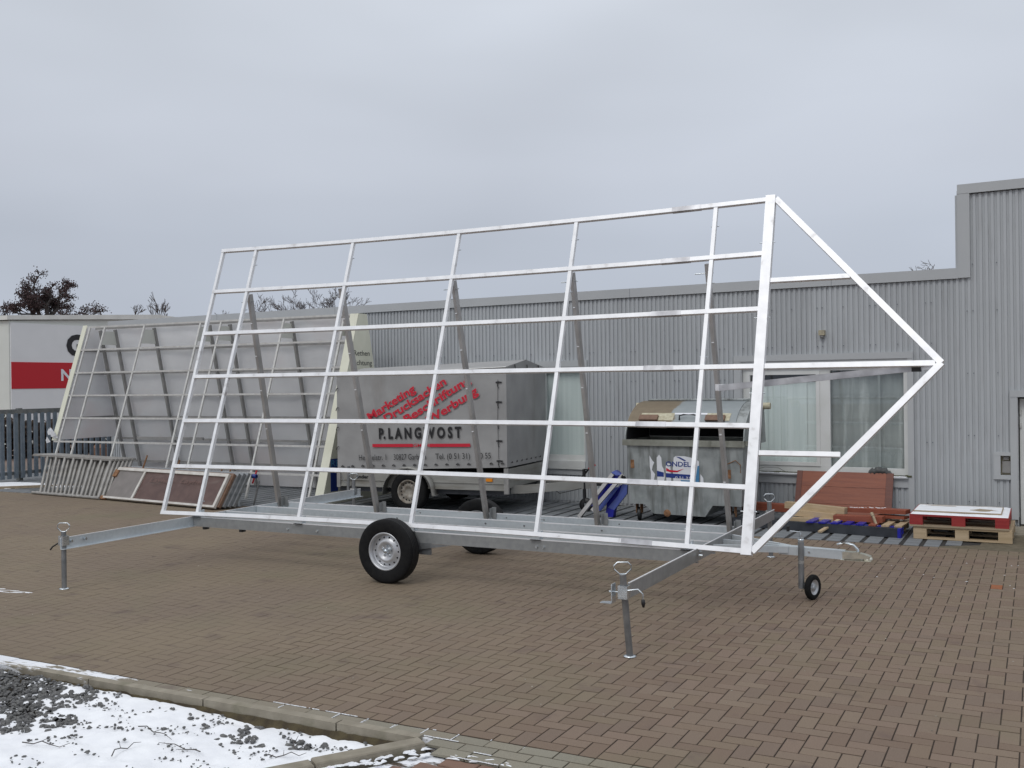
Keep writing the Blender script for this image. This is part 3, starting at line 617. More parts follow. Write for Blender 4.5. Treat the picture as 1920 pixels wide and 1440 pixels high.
# solid cores set behind the sheets, with rooms behind the openings
def core(parent, u0, u1, zt, holes):
    mb = MB()
    cuts = sorted(set([u0, u1] + [h[0] for h in holes] + [h[1] for h in holes]))
    for a, b in zip(cuts[:-1], cuts[1:]):
        hs = [h for h in holes if h[0] < (a + b) / 2 < h[1]]
        if not hs: wbox(mb, a, b, -.30, -.02, 0, zt)
        else:
            h = hs[0]
            if h[2] > 0: wbox(mb, a, b, -.30, -.02, 0, h[2])
            wbox(mb, a, b, -.30, -.02, h[3], zt)
    wbox(mb, u0, u1, -7.0, -6.8, 0, zt); wbox(mb, u0, u0 + .2, -6.8, -.3, 0, zt); wbox(mb, u1 - .2, u1, -6.8, -.3, 0, zt); wbox(mb, u0 + .2, u1 - .2, -6.8, -.3, zt - .12, zt - .02)
    wbox(mb, u0 + .2, u1 - .2, -1.4, -1.3, 0, zt - .12)
    mb.build('wall', 'trim', parent)
core(low, -0.63 - 237 * PITCH + .01, -0.64, 3.15, HOLES[:2])
core(tall, -0.62, 4.2, 4.23, HOLES[2:])
mb = MB(); wbox(mb, ULO - .02, -0.60, -.5, .03, 3.175, 3.31); wbox(mb, ULO - .02, ULO + .0, -6.9, -.5, 0, 3.31); mb.build('parapet_flashing', 'trim', low)
mb = MB(); wbox(mb, ULO + .002, -.64, -6.9, -.5, 3.16, 3.20); mb.build('roof', 'trim', low)
for u in (-14, -11, -8.3, -5.2, -2.2):
    mb = MB(); wbox(mb, u, u + .004, .030, .0315, 3.175, 3.31); mb.build('flashing_joint', 'screw', low)
mb = MB(); wbox(mb, -.60, 4.2, -.5, .035, 4.26, 4.38); mb.build('parapet_flashing', 'trim', tall)
mb = MB(); wbox(mb, -.60, -.455, -.3, .032, 3.18, 4.258); wbox(mb, -.605, -.60, -6.9, .028, 3.2, 4.30); mb.build('corner_flashing', 'trim', tall)
# screw heads
def screws(parent, u0, u1, zs):
    mb = MB(); k = 0; u = u0
    while u < u1:
        for z in zs:
            if any(h[0] - .05 < u < h[1] + .05 and h[2] - .05 < z < h[3] + .1 for h in HOLES): continue
            wbox(mb, u - .006, u + .006, 0.0005, .005, z - .006, z + .006)
            if k % 2 == 0: wbox(mb, u + PITCH - .006, u + PITCH + .006, 0.0005, .005, z - .006, z + .006)
        u += PITCH * 5; k += 1
    tag(mb.build('screws', 'screw', parent), kind='stuff')
screws(low, -17.1, -.7, (0.25, 1.05, 1.9, 2.35, 2.88)); screws(tall, -.5, 4.0, (0.3, 1.15, 1.95, 2.75, 3.35))

def window(parent, u0, u1, z0, z1, mull, blindmode):
    """frame with panes; o=-0.05 set back"""
    fr = MB(); t = .055
    wbox(fr, u0, u1, -.11, -.045, z0, z0 + t * 1.6); wbox(fr, u0, u1, -.11, -.045, z1 - t, z1)
    wbox(fr, u0, u0 + t, -.11, -.0455, z0 + t * 1.6, z1 - t); wbox(fr, u1 - t, u1, -.11, -.0455, z0 + t * 1.6, z1 - t)
    for (a, b) in mull: wbox(fr, a, b, -.11, -.044, z0 + t * 1.6, z1 - t)
    f = fr.build('window', 'upvc', parent)
    return f
# window 1
wf = window(low, -3.475, -1.236, .60, 2.07, [(-2.389, -2.25)], 0)
mb = MB(); s = .05
for (a, b, c, d) in ((-3.42, -2.389, .69, 2.015),):
    wbox(mb, a, b, -.10, -.030, c, c + s); wbox(mb, a, b, -.10, -.030, d - s, d); wbox(mb, a, a + s, -.10, -.0305, c + s, d - s); wbox(mb, b - s, b, -.10, -.0305, c + s, d - s)
mb.build('sash', 'upvc', wf)
mb = MB(); mb.add([WP(-3.37, -.08, .74), WP(-2.439, -.08, .74), WP(-2.439, -.08, 1.965), WP(-3.37, -.08, 1.965)], [(0, 1, 2, 3)]); mb.build('pane', 'glass', wf)
mb = MB(); mb.add([WP(-2.25, -.08, .688), WP(-1.291, -.08, .688), WP(-1.291, -.08, 2.015), WP(-2.25, -.08, 2.015)], [(0, 1, 2, 3)]); mb.build('pane', 'glass', wf)
for k in range(11):
    mb = MB(); a = -3.43 + k * .093; mb.add([WP(a, -.135 - .012 * (k % 2), .70), WP(a + .098, -.15 + .010 * (k % 3), .70), WP(a + .098, -.15 + .010 * (k % 3), 1.86 + (.16 if k < 0 else 0)), WP(a, -.135 - .012 * (k % 2), 1.86)], [(0, 1, 2, 3)]); mb.build('blind_slat', 'blind', wf)
mb = MB(); V = []
for k in range(41):
    a = -2.28 + 1.04 * k / 40; o_ = -.17 + .012 * math.sin(k * 1.1) + .006 * math.sin(k * 2.7); V += [WP(a, o_, .66), WP(a, o_ - .02, 2.0 - .05 * math.sin(k / 40 * PI))]
mb.add(V, [(2 * k, 2 * k + 2, 2 * k + 3, 2 * k + 1) for k in range(40)], smooth=True); mb.build('curtain', 'curtain', wf)
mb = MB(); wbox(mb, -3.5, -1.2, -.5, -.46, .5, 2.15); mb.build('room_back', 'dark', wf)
mb = MB()
for z in (1.02, 1.36, 1.70): wbox(mb, -2.24, -1.30, -.125, -.12, z, z + .006)
wbox(mb, -1.63, -1.60, -.126, -.119, .70, 1.98); mb.build('shelf_edge', 'curtain', wf)
tr = MB(); wbox(tr, -3.59, -1.158, -.05, .030, 2.16, 2.248); wbox(tr, -3.59, -3.49, -.05, .026, .03, 2.16); wbox(tr, -1.232, -1.158, -.05, .026, .03, 2.16); wbox(tr, -3.49, -1.232, -.05, .022, .445, .563)
wbox(tr, -3.49, -3.476, -.11, .02, .50, 2.16); wbox(tr, -3.476, -1.235, -.11, .015, 2.072, 2.16); tr.build('window_flashing', 'trim', low)
mb = MB(); wbox(mb, -3.48, -1.235, -.11, .065, .565, .585); sillo = mb.build('window_sill', 'trim', low)
mb = MB()
for k in range(26):
    u = -3.45 + k * .087; h = rs.uniform(.004, .022)
    if k in (13, 14, 15): continue
    wbox(mb, u, u + rs.uniform(.07, .1), -.06, rs.uniform(.03, .06), .587, .587 + h)
tag(mb.build('moss', 'moss', sillo), kind='stuff')
mb = MB(); wbox(mb, -3.47, -2.6, .015, .069, .580, .594); mb.build('snow_strip', 'snow', sillo); mb = MB(); wbox(mb, -1.60, -1.25, .015, .069, .580, .594); mb.build('snow_strip', 'snow', sillo)
mb = MB(); mb.tube([WP(-3.3, .03, .62), WP(-3.15, .035, .66), WP(-2.95, .03, .655), WP(-2.85, .03, .60)], .003, 5); single(mb, 'twig', 'bark', 'thin dry twig lying on the mossy sill of the wide window', 'twig')
# window 2
wf2 = window(low, -6.77, -5.98, .66, 2.12, [], 0)
mb = MB(); mb.add([WP(-6.715, -.08, .75), WP(-6.035, -.08, .75), WP(-6.035, -.08, 2.065), WP(-6.715, -.08, 2.065)], [(0, 1, 2, 3)]); mb.build('pane', 'glass', wf2)
for k in range(8):
    mb = MB(); a = -6.73 + k * .0875; mb.add([WP(a, -.13, .70), WP(a + .092, -.142, .70), WP(a + .092, -.142, 2.09), WP(a, -.13, 2.09)], [(0, 1, 2, 3)]); mb.build('blind_slat', 'blind', wf2)
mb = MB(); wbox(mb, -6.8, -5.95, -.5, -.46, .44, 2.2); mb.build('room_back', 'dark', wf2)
mb = MB(); wbox(mb, -6.77, -5.98, -.11, .05, .53, .66); mb.build('sill_panel', 'upvc', wf2)
tr = MB(); wbox(tr, -6.86, -5.94, -.05, .030, 2.14, 2.24); wbox(tr, -5.98, -5.94, -.05, .026, .03, 2.14); wbox(tr, -6.86, -6.77, -.05, .026, .03, 2.14); wbox(tr, -6.77, -5.98, -.05, .022, .44, .53); wbox(tr, -6.77, -5.98, -.11, .015, 2.121, 2.14); tr.build('window_flashing', 'trim', low)
# meter box and door in the tall hall
tr = MB(); wbox(tr, -.21, .07, -.02, .030, .90, .945); wbox(tr, -.21, .07, -.02, .030, .60, .655); wbox(tr, -.21, -.13, -.02, .028, .655, .90); wbox(tr, -.005, .07, -.02, .028, .655, .90)
mbx = tr.build('meter_box', 'trim', tall)
mb = MB(); wbox(mb, -.13, -.005, -.10, -.06, .655, .90); mb.build('meter_back', 'lamp', mbx)
mb = MB(); wbox(mb, -.115, -.02, -.06, -.03, .68, .83); wbox(mb, -.10, -.04, -.05, -.02, .845, .885); mb.build('meter', 'oldgrey', mbx)
tr = MB(); wbox(tr, -.013, .066, -.08, .036, .10, 1.64); wbox(tr, -.013, 1.2, -.08, .040, 1.642, 1.725); wbox(tr, .066, .072, -.2, .03, .0, 1.64); tr.build('door_flashing', 'trim', tall)
mb = MB(); wbox(mb, .085, 1.08, -.16, -.10, .03, 1.62); dr_ = mb.build('door', 'upvc', tall)
for z in (1.25, 1.42):
    mb = MB(); mb.tube([WP(.095, -.085, z), WP(.095, -.085, z + .06)], .012, 8); mb.build('hinge', 'oldwhite', dr_)
mb = MB(); wbox(mb, -.02, .085, -.15, -.03, 0.0, .12); mb.build('plinth_gap_shade', 'dark', tall)  # dark block filling the recess, with its shade put into the colour
mb = MB(); wbox(mb, .03, 1.2, -.1, .75, -.04, .012); mb.build('door_step', 'kerb', tall)
mb = MB(); wbox(mb, -2.37, -2.29, 0, .07, 2.50, 2.57); lmp = empty('wall_lamp', WP(-2.33, .02, 2.53), th, 'small beige lamp fixed high on the corrugated wall above the wide window', 'lamp')
mb.build('housing', 'lamp', lmp); mb = MB(); mb.lathe(WP(-2.33, .035, 2.50), (0, 0, -1), [(0.0, -.005), (.028, 0), (.026, .03), (0, .04)], 12); mb.build('lamp_glass', 'oldgrey', lmp)
mb = MB(); a = []
for k in range(12): a.append(WP(-1.74 + .30 * k / 11, .02 + .03 * (k % 2), .61 + .045 * math.sin(PI * k / 11) ** .7 + .008 * (k % 3)))
mb.tube(a, [.012] + [.03, .045, .04, .05, .045, .05, .04, .045, .03, .03] + [.012], 7); single(mb, 'cloth_bundle', mat('dark_grey_cloth', (0.07, 0.075, 0.075), (0.12, 0.12, 0.12), 20, 0.9, bump=.5), 'crumpled dark grey cloth lying on the window sill above the wooden panel', 'cloth')

# ================================================================== WHITE BUILDING WITH RED BAND
wb = empty('white_building', (-34, 21, 0), 0, 'cream building with red banded company sign beyond the metal fence', 'building')
mb = MB(); mb.box((-42, 16.42, -.1), (-28, 30, 4.12)); mb.build('wall', 'render', wb)
mb = MB(); mb.prism([(-27.9, 16.3, 4.14), (-27.9, 22.6, 4.46), (-27.9, 30.0, 4.10), (-27.9, 30.0, 4.26), (-27.9, 22.6, 4.64), (-27.9, 16.3, 4.28)], (-14.2, 0, 0)); mb.build('roof', 'coping', wb)
mb = MB(); mb.prism([(-28.0, 16.42, 4.12), (-28.0, 30, 4.12), (-28.0, 22.6, 4.45)], (-14, 0, 0)); mb.build('gable', 'render', wb)
mb = MB(); mb.box((-28, 16.46, .7), (-27.96, 24.5, 4.06)); sg = mb.build('sign_panel', 'signwhite', wb)
mb = MB(); mb.box((-27.96, 16.462, 1.90), (-27.945, 24.49, 2.775)); mb.build('red_band', 'signred', sg)
text('lettering', 'G', 'black_print', sg, (-27.95, 18.62, 3.05), (0, 1, 0), (0, 0, 1), .66, .66, bold=.05)
text('lettering', 'No', 'white_print', sg, (-27.94, 18.35, 2.17), (0, 1, 0), (0, 0, 1), .37, .75, bold=.03)
# low hedge and dark clutter in front of it
g = MB(); rh = random.Random(9)
for k in range(5200):
    y = rh.uniform(8.5, 26); x = -23.6 + rh.uniform(-.5, .5); z = rh.uniform(.0, 1.02 + .12 * math.sin(y * 2.1)); a = Vector((rh.uniform(-1, 1), rh.uniform(-1, 1), rh.uniform(-1, 1))).normalized() * .10; b = a.cross(Vector((rh.uniform(-1, 1), rh.uniform(-1, 1), rh.uniform(-1, 1)))).normalized() * .05; c = Vector((x, y, z)); g.add([c - a - b, c + a - b, c + a + b, c - a + b], [(0, 1, 2, 3)])
tag(g.build('hedge', 'hedge'), 'low dark brown winter hedge in front of the cream building', 'hedge')
# ================================================================== FENCE
fn = empty('metal_fence', (-17.1, 9, 0), 0, 'blue grey vertical bar metal fence in front of the cream building', 'fence')
mb = MB(); mb.box((-17.14, 3.0, 1.38), (-17.06, 16.5, 1.48)); mb.build('top_rail', 'fence_top', fn)
mb = MB(); mb.box((-17.13, 3.0, .13), (-17.09, 16.5, .20)); mb.build('bottom_rail', 'fence_top', fn)
k = 0
y = 3.1
while y < 16.4:
    mb = MB(); mb.box((-17.09, y, .06), (-17.05, y + .078, 1.40)); mb.build('bar', 'fence', fn)
    if k % 16 == 4:
        mb = MB(); mb.box((-17.2, y - .02, -.1), (-17.12, y + .08, 1.5)); mb.build('post', 'fence_top', fn)
    y += .156; k += 1
g = MB(); g.box((-17.5, 3, -.14), (-16.8, 16.5, -.02)); o = g.build('fence_verge', mat('brown_leaf_litter', (0.035, 0.018, 0.012), (0.07, 0.04, 0.025), 6, .95, bump=.6)); tag(o, kind='structure')
g = MB(); g.sweep([(-17.05, 6.4, .01), (-15.4, 7.95, .01), (-14.6, 8.6, .01)], .05, .07); single(g, 'edging_board', 'pine_old', 'thin brown edging board between the snow patch and the slabs', 'board')
# distant crumbs beyond the fence: crates and bags
for k, (x, y, c, l) in enumerate(((-22.0, 14.6, 'redpav', 'small red crate seen low between the fence bars'), (-21.5, 15.4, 'oldwhite', 'small pale bag on the yard behind the fence'))):
    g = MB(); g.box((x, y, -.03), (x + .35, y + .35, .22)); g.prism([(x, y, .22), (x + .35, y, .22), (x + .35, y + .1, .30), (x, y + .1, .30)], (0, .15, 0)); single(g, 'crate' if k == 0 else 'bag', M['redpav'] if c == 'redpav' else 'oldwhite', l, 'crate' if k == 0 else 'bag')

# ================================================================== TREES
def branch(g, tips, p, d, ln, r, depth, rng, spread, droop=0.0, minr=.012):
    n = 3; pts = [p]; rr = [r]
    for i in range(n):
        d = (d + Vector((rng.uniform(-1, 1), rng.uniform(-1, 1), rng.uniform(-.6, .9))) * .14 + Vector((0, 0, -droop))).normalized(); pts.append(pts[-1] + d * ln / n); rr.append(max(minr, r * (1 - .30 * (i + 1) / n)))
    g.tube(pts, rr, 5 if r > .05 else 3, caps=False)
    if depth == 0: tips.append(pts[-1]); tips.append(pts[-2]); return
    k = rng.choice((2, 3, 3)) if depth > 1 else 4
    for i in range(k):
        a = rng.uniform(0, 2 * PI); ax = d.cross(Vector((math.cos(a), math.sin(a), .3))).normalized(); nd = (Matrix.Rotation(rng.uniform(.45, 1.0) * spread, 4, ax) @ d).normalized()
        q = pts[rng.choice((1, 2, 3))] if i else pts[-1]
        branch(g, tips, q, nd, ln * rng.uniform(.62, .82), rr[-1] * .72, depth - 1, rng, spread, droop, minr)
def tree(x, y, h, cr, seed, label, depth=5, spread=1.0, cones=0, trunk=.28, first=.36, minr=.012):
    rng = random.Random(seed); root = empty('bare_tree', (x, y, 0), 0, label, 'tree', 'leafless trees behind the buildings')
    g = MB(); t = MB(); tips = []
    zt = h * first; t.tube([(x, y, -.1), (x + rng.uniform(-.1, .1), y, zt * .5), (x, y + rng.uniform(-.1, .1), zt)], [trunk, trunk * .8, trunk * .65], 8); t.build('trunk', 'bark', root)
    for k in range(5):
        a = 2 * PI * k / 5 + rng.uniform(-.4, .4); el = rng.uniform(.35, 1.2) if k else 1.5
        branch(g, tips, Vector((x, y, zt - rng.uniform(0, .1) * h)), Vector((math.cos(a) * math.cos(el), math.sin(a) * math.cos(el), math.sin(el))), (h - zt) * rng.uniform(.33, .42) * (cr if el < 1.2 else 1), trunk * .5, depth, rng, spread, 0, minr)
    g.build('crown', 'twig' if not cones else 'bark', root)
    if cones:
        c = MB()
        for p in tips:
            for q in range(cones):
                o_ = p + Vector((rng.gauss(0, .12), rng.gauss(0, .12), rng.gauss(0, .10))); r = rng.uniform(.025, .055)
                a = Vector((rng.uniform(-1, 1), rng.uniform(-1, 1), rng.uniform(-1, 1))).normalized(); b = a.cross(Vector((.3, .5, .8))).normalized(); e = a.cross(b)
                c.add([o_ + a * r, o_ - a * r * .5 + b * r, o_ - a * r * .5 - b * r * .6 + e * r, o_ - a * r * .5 - b * r * .6 - e * r], [(0, 1, 2), (0, 2, 3), (0, 3, 1), (1, 3, 2)])
        tag(c.build('seed_cones', 'cone', root), kind='stuff')
    return root
tree(-50.5, 35.4, 10.5, .60, 22, 'dark spreading tree full of seed cones above the cream building', 4, .95, 6, .24, .60, .03)
tree(-53.9, 33.5, 6.9, 1.6, 4, 'low dark bushy tree at the left edge above the cream building roof', 4, 1.1, 3, .16, .70, .018)
tree(-49.0, 37.0, 6.8, 1.5, 13, 'low dark tree just right of the cone laden tree', 4, 1.1, 2, .14, .74, .018)
tree(-44.5, 38.5, 8.1, .18, 31, 'slender upright bare sapling between the big dark tree and trailer frame', 5, .38, 0, .08, .55, .010)
tree(-46.0, 37.6, 7.0, .5, 33, 'short thin sapling just left of the slender one', 4, .6, 0, .06, .7, .010)
tree(-40.9, 40.4, 8.0, .60, 41, 'bare round crowned tree seen through the left end of the white frame', 6, .8, 0, .20, .42, .010)
tree(-38.9, 41.3, 7.7, .5, 45, 'bare tree seen just right of the first upright of the white frame', 5, .8, 0, .16, .42, .010)
tree(-37.2, 42.3, 8.0, .75, 51, 'twiggy rounded bare tree above the roof right of the first prop', 6, .85, 0, .20, .42, .010)
tree(-35.8, 43.0, 7.5, .6, 57, 'lower bare tree just left of the second upright of the frame', 6, .85, 0, .16, .42, .010)
tree(-4.1, 59.6, 10.0, .55, 63, 'tip of a bare tree above the roof beside the tall hall', 4, .9, 0, .14, .62, .012)

# ================================================================== MAIN SIGN TRAILER
tr_ = empty('sign_trailer', (-3.8, 3.8, 0), 0, 'long galvanised trailer carrying a white aluminium arrow shaped sign frame', 'trailer')
XL, XR = -7.05, -.515
def FP(x, v, off=0.0):
    s = min(1, max(0, (x - XL) / (XR - XL))); t = v / 6.0
    z = .505 + 3.018 * t + (1 - 2 * t) * .034 * 4 * s * (1 - s) if x <= XR else .505 + 3.018 * t
    return Vector((x, 3.05 + 1.0 * t, z)) + FNRM * off
FNRM = Vector((0, -3.035, 1.0)).normalized()       # towards the camera and up
FUP = Vector((0, 1.0, 3.035)).normalized()
UPX = [-6.534, -5.135, -3.769, -2.425, -1.019]
SPL = {6: -1.30, 5: -1.36, 4: -1.40, 3: -1.42, 2: -1.44, 1: -1.46, 0: -1.46}
for v in range(7):
    xs = [XL + (XR - .04 - XL) * i / 12 for i in range(13)]
    if v in (0, 6): xs[0] = XL - .018
    mb = MB(); mb.sweep([FP(x, v) for x in xs], .040, .040, FUP); rl = mb.build('rail', 'alu', tr_)
    mb = MB(); c = SPL[v]; mb.sweep([FP(c - .14, v), FP(c + .14, v)], .045, .045, FUP); mb.build('splice_sleeve', 'alu_strut', rl)
for i, x in enumerate([XL] + UPX):
    mb = MB(); pts = [FP(x, 6 * k / 12, -.003) for k in range(13)]
    mb.sweep(pts, .036, .034, (0, 0, 1)) if False else None
    # orient: section normal to plane
    V = []
    for p in pts: V += [p + Vector((-.018, 0, 0)) - FNRM * .018, p + Vector((.018, 0, 0)) - FNRM * .018, p + Vector((.018, 0, 0)) + FNRM * .018, p + Vector((-.018, 0, 0)) + FNRM * .018]
    F = [(0, 1, 2, 3), (51, 50, 49, 48)]
    for k in range(12):
        for j in range(4): a, b = 4 * k + j, 4 * k + (j + 1) % 4; F.append((b, a, a + 4, b + 4))
    mb.add(V, F); up = mb.build('upright', 'alu', tr_)
    if i:
        for vv in (5.62, 4.55, 3.2, 3.05, .28):
            mb = MB(); p = FP(x, vv, -.022); mb.tube([p + Vector((-.04, 0, 0)), p + Vector((.04, 0, 0))], .005, 6); mb.build('bolt', 'zinc', up)
# thick post of the arrow head, arrow tubes
def plate(a, b, wd, dp, off=0.0):
    """bar lying in the frame plane"""
    a = Vector(a) + FNRM * off; b = Vector(b) + FNRM * off; t = (b - a).normalized(); s_ = t.cross(FNRM).normalized() * wd / 2; n_ = FNRM * dp / 2
    mb = MB(); V = [a - s_ - n_, a + s_ - n_, a + s_ + n_, a - s_ + n_, b - s_ - n_, b + s_ - n_, b + s_ + n_, b - s_ + n_]
    mb.add(V, [(0, 1, 2, 3), (7, 6, 5, 4), (1, 0, 4, 5), (2, 1, 5, 6), (3, 2, 6, 7), (0, 3, 7, 4)]); return mb
ps = plate(FP(XR, -.06), FP(XR, 6.06), .086, .060, .002).build('arrow_post', 'alu', tr_)
for vv in (5.2, 3.85, 2.55, .62):
    mb = MB(); p = FP(XR, vv, .0); mb.tube([p + Vector((-.075, 0, 0)), p + Vector((.062, 0, 0))], .005, 6); mb.build('bolt', 'zinc', ps)
APX = FP(.925, 3.0)
plate(FP(XR + .045, 6.0), APX, .052, .040).build('arrow_tube', 'alu', tr_)
plate(FP(XR + .045, 0.0), APX, .052, .040, .0015).build('arrow_tube', 'alu', tr_)
plate(FP(XR + .045, 3.0), FP(.88, 3.0), .045, .036, -.001).build('arrow_brace', 'alu', tr_)
plate(FP(XR + .045, 4.5), FP(.20, 4.5), .040, .036, -.001).build('arrow_brace', 'alu', tr_)
plate(FP(XR + .045, 1.56), FP(.185, 1.56), .040, .036, -.001).build('arrow_brace', 'alu', tr_)
# props behind the frame
PT = [(-6.545, -6.60), (-5.225, -5.16), (-3.78, -3.72), (-2.43, -2.42), (-1.075, -1.045)]
for (xt, xb) in PT:
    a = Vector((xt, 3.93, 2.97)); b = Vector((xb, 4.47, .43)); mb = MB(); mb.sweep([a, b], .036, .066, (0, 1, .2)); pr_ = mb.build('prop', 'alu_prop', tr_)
    mb = MB(); c = a.lerp(b, .035); mb.tube([c + Vector((-.12, -.02, 0)), c + Vector((.05, 0, .005))], .006, 6); mb.build('bolt', 'zinc', pr_)
    for t in (.13, .28, .44, .62, .80):
        c = a.lerp(b, t) + Vector((0, -.037, -.008)); mb = MB(); mb.box(c - Vector((.011, .004, .005)), c + Vector((.011, .002, .005))); mb.build('rivet', 'alu', pr_)
    mb = MB(); mb.box((xb + .05, 4.50, .43), (xb + .10, 4.505, .555)); mb.box((xb + .046, 4.45, .44), (xb + .05, 4.505, .545)); mb.build('bracket', 'galv_shaded', pr_)
# strut to the arrow tip
a = Vector((-.985, 3.97, 1.83)); b = Vector((.76, 3.60, 1.985)); mb = MB(); mb.sweep([a, b], .05, .055); st_ = mb.build('strut', 'alu_strut', tr_)
mb = MB(); mb.box((-1.02, 3.945, 1.805), (-.93, 3.995, 1.865)); mb.build('strut_bracket', 'alu', st_)
mb = MB(); mb.box((.70, 3.57, 1.95), (.77, 3.63, 2.01)); mb.build('strut_socket', 'black', st_)
mb = MB(); mb.sweep([(.77, 3.60, 1.985), (.86, 3.57, 1.99)], .04, .045); mb.build('strut_end', 'alu', st_)
# chassis: L section beams
def lbeam(mb, a, b, zt, h, flange_dir, fl=.045):
    a = Vector((a[0], a[1], 0)); b = Vector((b[0], b[1], 0)); t = (b - a).normalized(); s_ = Vector((-t.y, t.x, 0)) * flange_dir
    A = Vector((a.x, a.y, 0)); ln = (b - a).length
    mb.fbox(A, t, s_, UZ, (0, 0, zt - h), (ln, .006, zt)); mb.fbox(A, t, s_, UZ, (0, .005, zt - h), (ln, fl, zt - h + .005)); return mb
for y, fd in ((3.05, 1), (3.55, 1), (4.05, 1), (4.52, -1)):
    mb = MB(); lbeam(mb, (-6.592, y), (-.93, y), .482, .103, fd); bm_ = mb.build('chassis_beam', 'galv_shaded' if y < 3.1 else 'galv', tr_)
    mb = MB(); mb.box((-6.592, y - .001, zed_), (-.93, y + .007, zed_ + .002)) if False else mb.box((-6.592, min(y - .001, y + .007 * fd), .480), (-.93, max(y + .001, y + .008 * fd), .490)); mb.build('edge_highlight', 'alu', bm_)  # bright strip: highlight along the beam's top edge put into its colour
    if y == 3.05:
        for x in (-5.28, -4.9, -2.42, -2.35):
            mb = MB(); mb.tube([(x, y - .012, .42), (x, y, .42)], .012, 8); mb.build('bolt', 'zinc', bm_)
    if y > 3.1:
        for x in (-4.6, -3.5, -3.05, -2.2):
            mb = MB(); mb.tube([(x, y - .008, .445), (x, y, .445)], .009, 8); mb.build('bolt', 'galv_dark', bm_)
mb = MB(); lbeam(mb, (-6.60, 1.36), (-6.60, 6.12), .485, .105, -1); lb = mb.build('cross_beam', 'galv', tr_)
mb = MB(); mb.box((-6.601, 1.36, .484), (-6.592, 6.12, .490)); mb.build('edge_highlight', 'alu', lb)
mb = MB(); lbeam(mb, (-.92, 1.44), (-.92, 5.78), .505, .103, 1); rbm = mb.build('cross_beam', 'galv_shaded', tr_)
mb = MB(); mb.box((-.928, 1.44, .504), (-.919, 5.78, .510)); mb.build('edge_highlight', 'alu', rbm)
for (x, y, o_) in ((-.905, 3.02, rbm), (-.905, 4.50, rbm), (-6.585, 1.62, lb), (-6.585, 1.46, lb)):
    mb = MB(); mb.tube([(x, y, .45), (x + .03, y, .45)], .014, 8); mb.build('bolt', 'zinc', o_)
for x in UPX:
    mb = MB(); mb.box((x + .03, 3.06, .47), (x + .11, 3.12, .475)); mb.box((x + .03, 3.06, .475), (x + .036, 3.12, .56)); mb.build('bracket', 'galv', tr_)
    mb = MB(); mb.box((x - .05, 3.02, .483), (x + .05, 3.06, .487)); mb.build('shim', 'black', tr_)
for x in (-5.93, -6.45):
    mb = MB(); mb.box((x - .02, 3.06, .35), (x + .02, 3.12, .377)); mb.build('rubber_foot', 'black', tr_)
# wheels
def wheel(parent, C, R, W, rimR, side, rimmat='rim', holes=14, n=44):
    """side: direction of the outer face along Y"""
    C = Vector(C); ax = Vector((0, side, 0)); h = W / 2
    t = MB(); prof = [(rimR, -h * .82), (rimR * 1.12, -h * .98), (R * .90, -h), (R * .97, -h * .90), (R, -h * .72), (R, h * .72), (R * .97, h * .90), (R * .90, h), (rimR * 1.12, h * .98), (rimR, h * .82)]
    t.lathe(C, ax, prof, n); wo = t.build('wheel', 'rubber', parent)
    gr = MB()
    for o_ in (-.42, -.14, .14, .42): gr.lathe(C, ax, [(R * 1.001, h * (o_ - .035)), (R * 1.0035, h * o_), (R * 1.001, h * (o_ + .035))], n)
    gr.build('tread_groove', 'black', wo)
    r = MB(); r.lathe(C, ax, [(rimR * 1.02, h * .84), (rimR * .99, h * .90), (rimR * .93, h * .84), (rimR * .89, h * .45), (rimR * .86, h * .28), (rimR * .80, h * .28), (rimR * .66, h * .42), (rimR * .56, h * .60), (rimR * .45, h * .60), (rimR * .36, h * .30), (rimR * .0, h * .30)], n)
    r.lathe(C, ax, [(rimR * 1.02, -h * .84), (rimR * .9, -h * .8), (rimR * .86, h * .2), (0, h * .2)], n); ro = r.build('rim', rimmat, wo)
    for k in range(holes):
        a = 2 * PI * k / holes; q = C + Vector((math.cos(a), 0, math.sin(a))) * rimR * .73 + ax * (h * .352); hh = MB(); hh.lathe(q, ax + Vector((math.cos(a), 0, math.sin(a))) * .35, [(rimR * .048, .001), (rimR * .048, .003), (0, .0032)], 8); hh.build('hole', 'dark', wo)
    for k in range(5):
        a = 2 * PI * k / 5 + .3; q = C + Vector((math.cos(a), 0, math.sin(a))) * rimR * .27 + ax * h * .30; hh = MB(); hh.lathe(q, ax, [(rimR * .055, 0), (rimR * .055, .012), (rimR * .03, .018), (0, .018)], 6, smooth=False); hh.build('wheel_nut', 'zinc', wo)
    hh = MB(); hh.lathe(C + ax * h * .30, ax, [(rimR * .15, 0), (rimR * .14, .03), (rimR * .09, .042), (0, .043)], 16); hh.build('hub_cap', 'zinc', wo)
    return wo
wheel(tr_, (-3.945, 2.93, .306), .306, .170, .180, -1)
wheel(tr_, (-3.945, 4.72, .306), .306, .170, .180, 1)
mb = MB(); mb.tube([(-3.935, 3.02, .325), (-3.935, 4.62, .325)], .035, 10); mb.box((-4.12, 3.057, .27), (-3.55, 3.075, .379)); mb.prism([(-3.80, 3.04, .379), (-3.60, 3.04, .379), (-3.30, 3.04, .377), (-3.78, 3.04, .30), (-4.05, 3.04, .30)], (0, -.004, 0)); mb.box((-4.12, 4.50, .27), (-3.55, 4.512, .379)); mb.build('axle', 'galv_dark', tr_)
